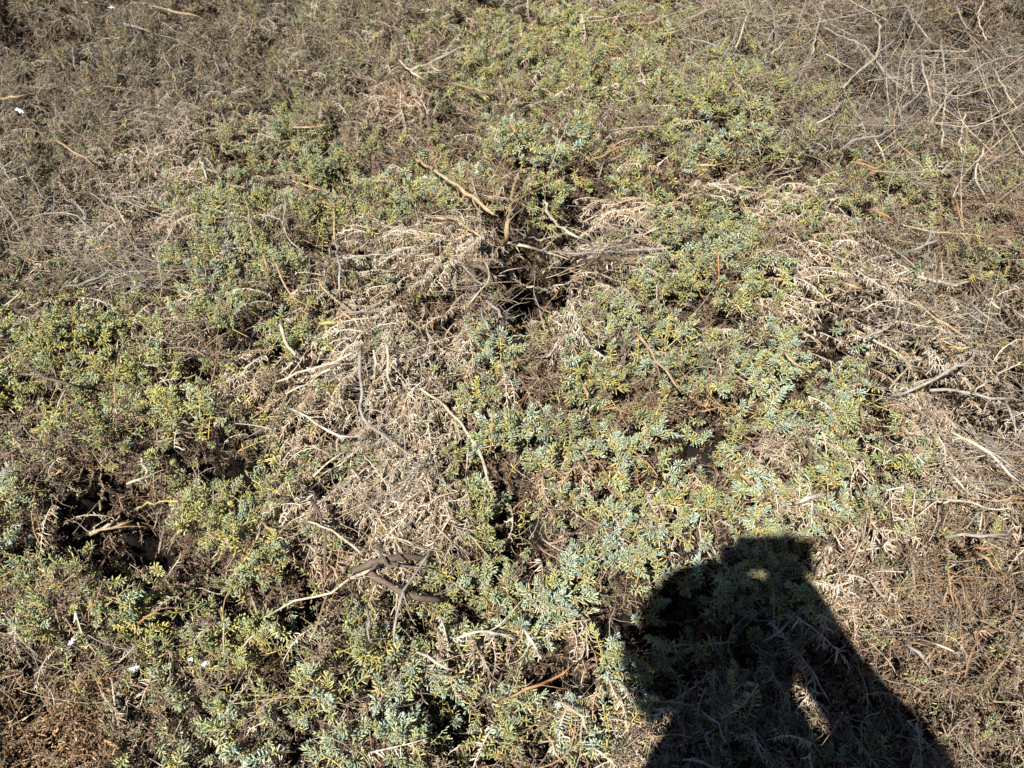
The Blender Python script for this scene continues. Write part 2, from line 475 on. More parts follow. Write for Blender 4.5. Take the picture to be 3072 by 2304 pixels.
def scatter_group(kind):
    ng = bpy.data.node_groups.new('scatter_' + kind, 'GeometryNodeTree')
    ng.interface.new_socket('Geometry', in_out='INPUT', socket_type='NodeSocketGeometry')
    ng.interface.new_socket('Geometry', in_out='OUTPUT', socket_type='NodeSocketGeometry')
    N, L = ng.nodes, ng.links
    gi = N.new('NodeGroupInput'); go = N.new('NodeGroupOutput')
    ip = N.new('GeometryNodeInstanceOnPoints')
    ci = N.new('GeometryNodeCollectionInfo'); ci.inputs['Collection'].default_value = PROTO[kind][0]
    ci.inputs['Separate Children'].default_value = True; ci.inputs['Reset Children'].default_value = True

    def named(nm, dt):
        a = N.new('GeometryNodeInputNamedAttribute'); a.data_type = dt; a.inputs['Name'].default_value = nm
        return a.outputs['Attribute']
    L.new(gi.outputs[0], ip.inputs['Points']); L.new(ci.outputs[0], ip.inputs['Instance'])
    ip.inputs['Pick Instance'].default_value = True
    L.new(named('which', 'INT'), ip.inputs['Instance Index'])
    er = N.new('FunctionNodeEulerToRotation'); L.new(named('rot', 'FLOAT_VECTOR'), er.inputs[0]); L.new(er.outputs[0], ip.inputs['Rotation'])
    L.new(named('scl', 'FLOAT'), ip.inputs['Scale'])
    L.new(ip.outputs[0], go.inputs[0])
    return ng


GROUPS = {k: scatter_group(k) for k in PROTO}


def euler_from(ax, ay, az):
    """columns of R -> XYZ euler, vectorised"""
    return np.stack([np.arctan2(ay[:, 2], az[:, 2]), -np.arcsin(np.clip(ax[:, 2], -1, 1)), np.arctan2(ax[:, 1], ax[:, 0])], 1)


def vnorm(a):
    return a / np.maximum(1e-9, np.linalg.norm(a, axis=1, keepdims=True))


def frame_z(z, spin):
    """frame whose z axis is z, spun about it"""
    ref = np.tile([0.12, .99, .05], (len(z), 1))
    x = vnorm(np.cross(ref, z)); y = np.cross(z, x)
    c = np.cos(spin)[:, None]; s = np.sin(spin)[:, None]
    return x * c + y * s, -x * s + y * c, z


def frame_y(y, roll):
    ref = np.tile([0.0, 0.05, 1.0], (len(y), 1))
    x = vnorm(np.cross(y, ref)); z = np.cross(x, y)
    c = np.cos(roll)[:, None]; s = np.sin(roll)[:, None]
    return x * c + z * s, y, -x * s + z * c


def link(name, data, parent=None):
    o = bpy.data.objects.new(name, data)
    COL.objects.link(o)
    if parent: o.parent = parent
    return o


def scatter_object(name, kind, parent, P, rot, scl, which, tint, origin):
    me = bpy.data.meshes.new(name)
    me.vertices.add(len(P))
    me.vertices.foreach_set('co', (P - origin).ravel())
    for nm, dt, prop, dat in (('rot', 'FLOAT_VECTOR', 'vector', rot), ('scl', 'FLOAT', 'value', scl), ('which', 'INT', 'value', which), ('tint', 'FLOAT_VECTOR', 'vector', tint)):
        a = me.attributes.new(nm, dt, 'POINT')
        a.data.foreach_set(prop, np.ascontiguousarray(dat).ravel())
    o = link(name, me, parent)
    m = o.modifiers.new('scatter', 'NODES'); m.node_group = GROUPS[kind]
    o['kind'] = 'stuff'
    return o


# ------------------------------------------------------------------ soil
def grid_mesh(name, xs, ys, zf, mat):
    X, Y = np.meshgrid(xs, ys)
    Z = zf(X.ravel(), Y.ravel())
    V = np.stack([X.ravel(), Y.ravel(), Z], 1)
    nx = len(xs)
    fs = [(j * nx + i, j * nx + i + 1, (j + 1) * nx + i + 1, (j + 1) * nx + i) for j in range(len(ys) - 1) for i in range(nx - 1)]
    me = bpy.data.meshes.new(name); me.from_pydata(V.tolist(), [], fs); me.materials.append(mat)
    me.polygons.foreach_set('use_smooth', [True] * len(me.polygons))
    return me


def soil_z(x, y):
    h = height(x, y)
    r = np.maximum(np.abs(x) / 3.3, np.abs(y - 1.3) / 3.0)
    k = np.clip((1.25 - r) / .3, 0, 1)
    z = h - .12 - .07 * micro(x, y) - .02 * noise(x, y, 30, 31) - 1.0 * pits(x, y, PIT_WIDE)
    z = np.where(h < .1, np.minimum(z, h * .3), z)
    z = np.maximum(z, -.20 + .03 * noise(x, y, 14, 33) + .02 * noise(x, y, 40, 34))
    return np.where(k > 0, z * k, 0) + .012 * noise(x, y, 9, 30)


xs = np.concatenate([[-150, -60, -25, -10, -6], np.linspace(-4, -2.2, 30), np.linspace(-2.15, 2.15, 330), np.linspace(2.2, 4, 30), [6, 10, 25, 60, 150]])
ys = np.concatenate([[-150, -60, -25, -10, -5], np.linspace(-2, .2, 50), np.linspace(.21, 3.2, 260), np.linspace(3.25, 5, 50), [7, 12, 25, 60, 150]])
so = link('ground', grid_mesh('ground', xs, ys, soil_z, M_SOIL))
so['kind'] = 'structure'

# ------------------------------------------------------------------ the shrubs of the mat
SHRUBS = [
    # u, v, name, category, label
    (480, 560, 'seepweed_shrub', 'shrub', 'blue green and yellow leafy shrub left of centre, dark shade along its lower right edge'),
    (690, 330, 'seepweed_shrub', 'shrub', 'thin brown and green shrub above the leafy left clump, beside the pale crossed sticks'),
    (1250, 130, 'seepweed_shrub', 'shrub', 'small leaved yellow green shrub at the top edge, left of the bare twig thicket'),
    (1640, 250, 'seepweed_shrub', 'shrub', 'rounded blue green shrub under the twig thicket with a deep shadow beneath'),
    (1160, 420, 'seepweed_shrub', 'shrub', 'branching green shrub with bare woody crown beside the black hollow'),
    (1600, 560, 'seepweed_shrub', 'shrub', 'green and yellow leafy shrub to the right of the black hollow'),
    (1110, 840, 'seepweed_shrub', 'shrub', 'small silvery green shrub in the middle, just right of the pale straw mound'),
    (1560, 790, 'seepweed_shrub', 'shrub', 'broad silvery blue green shrub right of centre with many star shaped shoots'),
    (820, 850, 'dead_shrub', 'dead shrub', 'mound of pale straw coloured dead shoots crossed by long bleached branches'),
    (1200, 560, 'dead_shrub', 'dead shrub', 'tangled bare woody crown with bleached shoots at the black hollow'),
    (1930, 690, 'dead_shrub', 'dead shrub', 'beige fan of dry twigs on the right above the small dark burrow'),
    (2080, 930, 'dead_shrub', 'dead shrub', 'grey bleached twig heap against the right edge of the picture'),
    (1800, 980, 'seepweed_shrub', 'shrub', 'green and brown shrub between the photographer shadow and the grey twig heap'),
    (1300, 1200, 'seepweed_shrub', 'shrub', 'dense silvery shrub directly left of the head shaped shadow'),
    (1130, 1520, 'seepweed_shrub', 'shrub', 'green shrub with bleached curled shoots at the bottom edge left of the shadow'),
    (620, 1500, 'seepweed_shrub', 'shrub', 'blue green shrub along the bottom edge in the left half'),
    (170, 880, 'seepweed_shrub', 'shrub', 'yellow green low shrub at the left edge above the dark hollow'),
    (350, 1200, 'seepweed_shrub', 'shrub', 'yellowish green shrub around the large dark hollow at lower left'),
    (180, 220, 'seepweed_shrub', 'shrub', 'sparse grey brown shrub filling the top left corner'),
    (180, 530, 'dead_shrub', 'dead shrub', 'grey fine twigged dead shrub at the left edge below the top left corner'),
    (1950, 180, 'twig_thicket', 'thicket', 'bare leafless thicket of long crossing twigs in the top right corner'),
    (2050, 480, 'seepweed_shrub', 'shrub', 'thin brownish green shrub at the right edge under the bare twig thicket'),
    (2000, 1380, 'dead_shrub', 'dead shrub', 'flattened brown dead shrub in the bottom right corner beside the shadow'),
    (1600, 1350, 'seepweed_shrub', 'shrub', 'shrub lying wholly inside the dark shadow of the photographer'),
    (90, 1560, 'dead_shrub', 'dead shrub', 'orange brown dry shoots covering the bottom left corner'),
    (830, 1190, 'dead_shrub', 'dead shrub', 'dry shoots around the dark forked log below the straw mound'),
]
TW = 20


def ground_at(px, py, off=0.0):
    z = .28
    for _ in range(6):
        d = ray(px, py); p = CP + d * ((z - H) / d[2])
        z = float(height(np.array([p[0]]), np.array([p[1]]))[0]) + off
    d = ray(px, py)
    return CP + d * ((z - H) / d[2])


def plane_at(px, py, z):
    d = ray(px, py)
    return CP + d * ((z - H) / d[2])


roots = []
for (u, v, nm, cat, lab) in SHRUBS:
    p = plane_at(u / .72, v / .72, .26)
    e = bpy.data.objects.new(nm, None); COL.objects.link(e)
    e.empty_display_size = .1
    e.location = (p[0], p[1], float(soil_z(np.array([p[0]]), np.array([p[1]]))[0]))
    e['label'] = lab; e['category'] = cat
    roots.append(e)
RC = np.array([[s[0], s[1]] for s in SHRUBS], float)
RW = np.array([1.0] * len(SHRUBS)); RW[TW] = .6; RW[3] = 1.15; RW[4] = 1.1


def sample_points(n, x0, x1, y0, y1):
    x = rng.uniform(x0, x1, n); y = rng.uniform(y0, y1, n)
    return x, y


def lerp(a, b, t):
    return np.asarray(a) * (1 - t[:, None]) + np.asarray(b) * t[:, None]


def build_mat(x, y, infield):
    n = len(x)
    h = height(x, y)
    e = .01
    gx = (height(x + e, y) - height(x - e, y)) / (2 * e); gy = (height(x, y + e) - height(x, y - e)) / (2 * e)
    nrm = vnorm(np.stack([-gx, -gy, np.ones(n)], 1))
    u, v, ok = view_uv(x, y, h)
    uw, vw = warp(x, y, u, v, 40)
    fld = lambda L: np.where(ok, blobs(uw, vw, L), 0)
    outside = (~ok) | (u < -60) | (u > 2270) | (v < -60) | (v > 1720)
    ng = np.clip(noise(x, y, 2.6, 40) * 2.4 + .35, 0, 1); ns = np.clip(noise(x, y, 2.2, 41) * 2.4 - .1, 0, 1)
    tw_ = np.clip(noise(x, y, 1.2, 42) * 3 - .5, 0, 1)
    G = np.where(outside, ng, fld(GREEN)); S = np.where(outside, ns, fld(STRAW)); T = np.where(outside, tw_, fld(TWIG)); Lt = np.where(outside, .1, fld(LITTER))
    fine = noise(x, y, 20, 44) * 3.2
    G = G * np.clip(1 + 1.0 * fine, .1, 2); S = S * np.clip(1 - .6 * fine, .2, 2)
    B = .55 + .3 * noise(x, y, 8, 45) * 2
    W = np.stack([2.4 * G ** 1.4 + .05, 2.4 * S ** 1.3 + .05, np.clip(B - .35 * S, .12, 1.2), .75 * T + .07, .9 * Lt + .03], 1)
    W = W / W.sum(1, keepdims=True)
    cum = np.cumsum(W, 1); q = rng.random(n)[:, None]
    typ = (q > cum).sum(1).clip(0, 4)
    pit = pits(x, y)
    keep = (h > .05) & (rng.random(n) > .72 * micro(x, y)) & (rng.random(n) > np.clip((pit - .04) * 5, 0, .95))
    depth = np.abs(rng.normal(0, 1, n))
    teal = np.where(outside, .3, fld(TEAL)); yel = np.where(outside, .3, fld(YELLOW))
    # how far up the picture: the plants of the upper left are smaller leaved and greyer
    greyness = np.clip((700 - v) / 700, 0, 1) * np.clip((1150 - u) / 900, 0, 1)
    # owner
    D = np.sqrt(((uw[:, None] - RC[None, :, 0])) ** 2 + ((vw[:, None] - RC[None, :, 1]) * 1.25) ** 2) * RW[None, :]
    own = D.argmin(1)
    return dict(x=x, y=y, h=h, nrm=nrm, typ=typ, keep=keep, depth=depth, teal=teal, yel=yel, grey=greyness, own=own, vignette_dull=np.where(outside, .3, fld(VIGNETTE_DULL)), warm=np.where(outside, .3, fld(WARM)), u=u, v=v, out=outside, pit=pit)


CROWN = plane_at(1120 / .72, 560 / .72, .2)
KINDS = ['shoot', 'dead', 'seed', 'fine', 'litter']
PNAME = {'shoot': 'leafy_shoots', 'dead': 'dead_shoots', 'seed': 'seed_clusters', 'fine': 'fine_twigs', 'litter': 'fallen_leaves'}


def dress(m, kind, sel):
    """positions, rotations, sizes and tints of all the pieces of one kind"""
    n = len(sel)
    x = m['x'][sel]; y = m['y'][sel]; nrm = m['nrm'][sel]; h = m['h'][sel]; dp = m['depth'][sel]
    rnd = lambda s=1.: rng.normal(0, s, (n, 3))
    r = rng.random(n)
    lift = {'shoot': .018, 'dead': .0, 'seed': .010, 'fine': .004, 'litter': -.012}[kind]
    dep = {'shoot': .022, 'dead': .028, 'seed': .042, 'fine': .034, 'litter': .015}[kind]
    P = np.stack([x, y, h + lift - dep * dp], 1)
    spin = rng.uniform(0, 6.283, n)
    var = (.8 + .42 * rng.random(n))[:, None]
    g = m['grey'][sel]
    if kind == 'shoot':
        z = vnorm(nrm * 1.0 + np.array([0, -.25, .4]) + rnd(.42))
        A = frame_z(z, spin)
        scl = rng.uniform(.5, 1.0, n) * (1 - .25 * g)
        tl = np.clip(m['teal'][sel] * .8 + rng.normal(.06, .3, n), 0, 1)
        yl = np.clip(m['yel'][sel] * .5 + rng.normal(-.14, .32, n), 0, 1)
        c = lerp([.25, .28, .13], [.34, .43, .35], tl)
        c = c * (1 - yl[:, None]) + np.array([.48, .42, .11]) * yl[:, None]
        c = c * (1 - .45 * g[:, None]) + np.array([.15, .15, .10]) * .45 * g[:, None]
    elif kind == 'dead':
        rad_ = np.stack([x + .06 - CROWN[0] , y - CROWN[1], np.zeros(n)], 1); near_ = np.clip(1.3 - np.linalg.norm(rad_, axis=1), 0, 1)[:, None] * 1.6
        ddir = vnorm(vnorm(rad_) * near_ + np.stack([rng.normal(0, .55, n), rng.normal(-.35, .5, n), rng.normal(-.15, .25, n)], 1) - .6 * np.stack([-nrm[:, 0] * 0, nrm[:, 1] * 0, nrm[:, 0] * 0], 1))
        A = frame_y(ddir, rng.normal(0, .5, n))
        scl = rng.uniform(.7, 1.15, n) * (1 - .25 * g)
        c = lerp([.66, .575, .45], [.46, .34, .21], np.clip(r ** 2.6, 0, 1)); c = c * (1 - .4 * g[:, None]) + np.array([.3, .28, .25]) * .4 * g[:, None]
    elif kind == 'seed':
        z = vnorm(nrm + rnd(.6)); A = frame_z(z, spin)
        scl = rng.uniform(.65, 1.2, n)
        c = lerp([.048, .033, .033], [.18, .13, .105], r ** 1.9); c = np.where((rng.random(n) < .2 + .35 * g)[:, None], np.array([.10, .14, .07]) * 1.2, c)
        c = c * (1 - .4 * g[:, None]) + np.array([.15, .13, .11]) * .4 * g[:, None]
    elif kind == 'fine':
        y_ = vnorm(np.stack([rng.normal(0, 1, n), rng.normal(0, 1, n), rng.normal(.1, .3, n)], 1)); A = frame_y(y_, rng.uniform(0, 6.28, n))
        scl = rng.uniform(.7, 1.4, n) * (1 - .35 * g)
        c = lerp([.34, .29, .23], [.30, .19, .10], (r > .62).astype(float))
        P[:, 2] += .008
    else:
        z = vnorm(nrm + rnd(.35)); A = frame_z(z, spin); scl = rng.uniform(.5, .95, n)
        c = lerp([.36, .22, .11], [.24, .17, .11], r)
    rot = euler_from(A[0], A[1], A[2])
    which = rng.integers(0, len(PROTO[kind][1]), n)
    if kind != 'shoot':
        wm = np.clip(m['warm'][sel] * rng.uniform(.2, 1.1, n), 0, 1)[:, None]
        c = c * (1 - .75 * wm) + np.array({'seed': [.24, .125, .06], 'fine': [.42, .22, .09]}.get(kind, [.56, .34, .16])) * .75 * wm
    vignette_dull = m['vignette_dull'][sel][:, None]
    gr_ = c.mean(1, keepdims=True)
    c = (c * (1 - .3 * vignette_dull) + gr_ * .3 * vignette_dull) * (1 - .48 * vignette_dull)  # greyer plants; the darkening also paints a vignette into the colour
    return P, rot, scl, which, c * var, A


# in the picture: dense;  round about: a little thinner
x, y = sample_points(66000, -1.9, 1.9, .30, 3.15)
hh = (np.abs(x) < .75 + .36 * y)
x, y = x[hh], y[hh]
m_in = build_mat(x, y, True)
sprig_count = {}
for kid, kind in enumerate(KINDS):
    for si, root in enumerate(roots):
        sel = np.nonzero(m_in['keep'] & (m_in['typ'] == kid) & (m_in['own'] == si))[0]
        if len(sel) == 0: continue
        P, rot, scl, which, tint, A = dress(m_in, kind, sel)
        org = np.array(root.location)
        single = np.zeros(len(sel), bool)
        if kind in ('shoot', 'dead'):
            # the topmost shoots, those one can pick out, are parts of their own
            vis = (m_in['u'][sel] > 10) & (m_in['u'][sel] < 2200) & (m_in['v'][sel] > 10) & (m_in['v'][sel] < 1650)
            score = np.where(vis, P[:, 2] - m_in['h'][sel] + .004 * scl, -9)
            cap = 110 if kind == 'shoot' else 60
            cap = min(cap, int(vis.sum() * .5))
            if cap > 0:
                single[np.argsort(-score)[:cap]] = True
        pn = {'shoot': 'leafy_shoot', 'dead': 'dry_shoot'}.get(kind)
        for j in np.nonzero(single)[0]:
            o = link(pn, PROTO[kind][1][int(which[j])], root)
            o.location = P[j] - org; o.rotation_euler = rot[j]; o.scale = (float(scl[j]),) * 3
            o['tint'] = [float(t) for t in tint[j]]
        k = ~single
        if k.any():
            scatter_object(PNAME[kind], kind, root, P[k], rot[k], scl[k], which[k], tint[k], org)

# beyond the frame the same mat goes on as ground cover
x, y = sample_points(60000, -3.6, 3.6, -.6, 5.4)
r_ = (np.abs(x) >= .75 + .36 * y) | (y > 3.15) | (y < .30)
edge = np.maximum(np.abs(x) / 3.5, np.abs(y - 1.9) / 3.3)
r_ &= rng.random(len(x)) > np.clip((edge - .8) * 5, 0, 1)
r_ &= ~((np.abs(x - .05) < .42) & (y < .15))
x, y = x[r_], y[r_]
m_out = build_mat(x, y, False)
for kid, kind in enumerate(KINDS):
    sel = np.nonzero(m_out['keep'] & (m_out['typ'] == kid))[0]
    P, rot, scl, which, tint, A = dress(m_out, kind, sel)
    o = scatter_object('ground_cover', kind, None, P, rot, scl * 1.25, which, tint, np.zeros(3))

# rotting litter on the soil itself, seen down in the gaps
x, y = sample_points(130000, -2.0, 2.0, .25, 3.2)
gap = (np.abs(x) < .8 + .36 * y) & ((micro(x, y) > .1) | (pits(x, y, PIT_WIDE) > .03) | (rng.random(len(x)) < .75))
x, y = x[gap], y[gap]
n = len(x)
z = soil_z(x, y)
gx = (soil_z(x + .01, y) - z) / .01; gy = (soil_z(x, y + .01) - z) / .01
nr = vnorm(np.stack([-gx, -gy, np.ones(n)], 1))
for kind, lo_, hi_, lift in (('seed', 0, .5, .012), ('fine', .5, .72, .012), ('litter', .72, .82, .008), ('dead', .82, 1.01, .010)):
    qq = rng.random(n) if kind == 'seed' else qq
    k = (qq >= lo_) & (qq < hi_)
    nk = int(k.sum())
    A = frame_z(vnorm(nr[k] + rng.normal(0, .4, (nk, 3))), rng.uniform(0, 6.28, nk))
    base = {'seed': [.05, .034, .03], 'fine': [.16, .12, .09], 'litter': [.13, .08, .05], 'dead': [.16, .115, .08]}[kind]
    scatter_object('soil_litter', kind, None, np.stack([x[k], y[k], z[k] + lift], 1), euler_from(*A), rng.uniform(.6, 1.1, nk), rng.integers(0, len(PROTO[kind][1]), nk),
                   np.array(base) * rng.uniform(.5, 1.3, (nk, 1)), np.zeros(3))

# ------------------------------------------------------------------ branches
COLS = dict(pale=(.56, .47, .34), tan=(.44, .31, .17), orange=(.40, .21, .09), brown=(.13, .095, .07), grey=(.33, .30, .26), white=(.62, .55, .44), yel=(.52, .42, .16))


def smooth_path(pts, step=.02):
    pts = np.array(pts, float)
    if len(pts) < 3:
        n = max(3, int(np.linalg.norm(pts[-1] - pts[0]) / step))
        return np.array([pts[0] * (1 - t) + pts[-1] * t for t in np.linspace(0, 1, n)])
    P = np.vstack([2 * pts[0] - pts[1], pts, 2 * pts[-1] - pts[-2]])
    out = []
    for i in range(1, len(P) - 2):
        n = max(2, int(np.linalg.norm(P[i + 1] - P[i]) / step))
        for k in range(n):
            t = k / n
            out.append(.5 * ((2 * P[i]) + (-P[i - 1] + P[i + 1]) * t + (2 * P[i - 1] - 5 * P[i] + 4 * P[i + 1] - P[i + 2]) * t * t + (-P[i - 1] + 3 * P[i] - 3 * P[i + 1] + P[i + 2]) * t ** 3))
    out.append(P[-2])
    return np.array(out)


RB = random.Random(77)


def branch_mesh(pxs, w0, w1, off=.012, forks=3, ragged=0, bury=.008):
    """a branch whose shown course over the mat is the list of photograph points; widths are in photograph pixels"""
    z0 = ground_at(*pxs[0], off)[2]; z1 = ground_at(*pxs[-1], off)[2]
    pts = []
    n = len(pxs)
    for i, (a, b) in enumerate(pxs):
        t = i / (n - 1)
        zl = z0 * (1 - t) + z1 * t
        g = ground_at(a, b, off)
        z = max(g[2], zl) + .006 * math.sin(math.pi * t)
        if i == 0 or i == n - 1: z -= bury
        pts.append(plane_at(a, b, z))
    pts = smooth_path(pts)
    m = len(pts)
    jt = max(.0016, .12 * max(w0, w1) / F * 1.8)
    pts[1:-1] += np.array([[RB.gauss(0, jt) for _ in range(3)] for _ in range(m - 2)])
    rad = []
    for i in range(m):
        t = i / (m - 1); dist = np.linalg.norm(pts[i] - CP)
        r = (w0 * (1 - t) + w1 * t) * .5 / F * dist * RB.uniform(.86, 1.14)
        if RB.random() < .12: r *= 1.3
        rad.append(max(r, .0005))
    rad[-1] *= .6
    g = Geo()
    g.add(*tube(pts, rad, 7), (1, .0, 0))
    for k in range(2 + m // 4):     # snapped spurs and knots
        j = RB.randint(0, m - 2); t = norm(pts[j + 1] - pts[j])
        d = norm(t * RB.uniform(-.3, 1) + np.array([RB.gauss(0, 1), RB.gauss(0, 1), RB.gauss(.3, .6)]))
        g.add(*tube([pts[j], pts[j] + d * rad[j] * 1.6, pts[j] + d * rad[j] * RB.uniform(2, 6)], [rad[j] * .6, rad[j] * .4, rad[j] * .2], 5), (RB.uniform(.7, 1.1), .3, 0))
    for k in range(forks):
        j = RB.randint(1, max(1, m - 3))
        t = norm(pts[min(j + 1, m - 1)] - pts[j])
        s = norm(np.cross(t, [0, 0, 1.])) * RB.choice([-1, 1])
        d = norm(t * RB.uniform(.5, 1.2) + s * RB.uniform(.3, .8) + np.array([0, 0, RB.uniform(-.1, .35)]))
        R.seed(RB.random())
        p2 = wander(pts[j], d, RB.uniform(.02, .09), 6, .13)
        r2 = max(rad[j] * RB.uniform(.35, .6), .0005)
        g.add(*tube(p2, [r2 * (1 - .11 * q) for q in range(7)], 5), (RB.uniform(.85, 1.1), RB.uniform(0, .4), 0))
    for k in range(ragged):    # bits of dead leaf and bark hanging on
        j = RB.randint(0, m - 1)
        a = RB.uniform(0, 6.28)
        d = np.array([math.cos(a), math.sin(a) - .4, RB.uniform(-1, .1)])
        g.add(*leaf(pts[j], d, np.array([0, 0, 1.]), RB.uniform(.006, .014), .0009, .0005, RB.uniform(-.6, .2)), (RB.uniform(.8, 1.3), 0, 0))
    return g.mesh('branch_mesh', M_BARK)


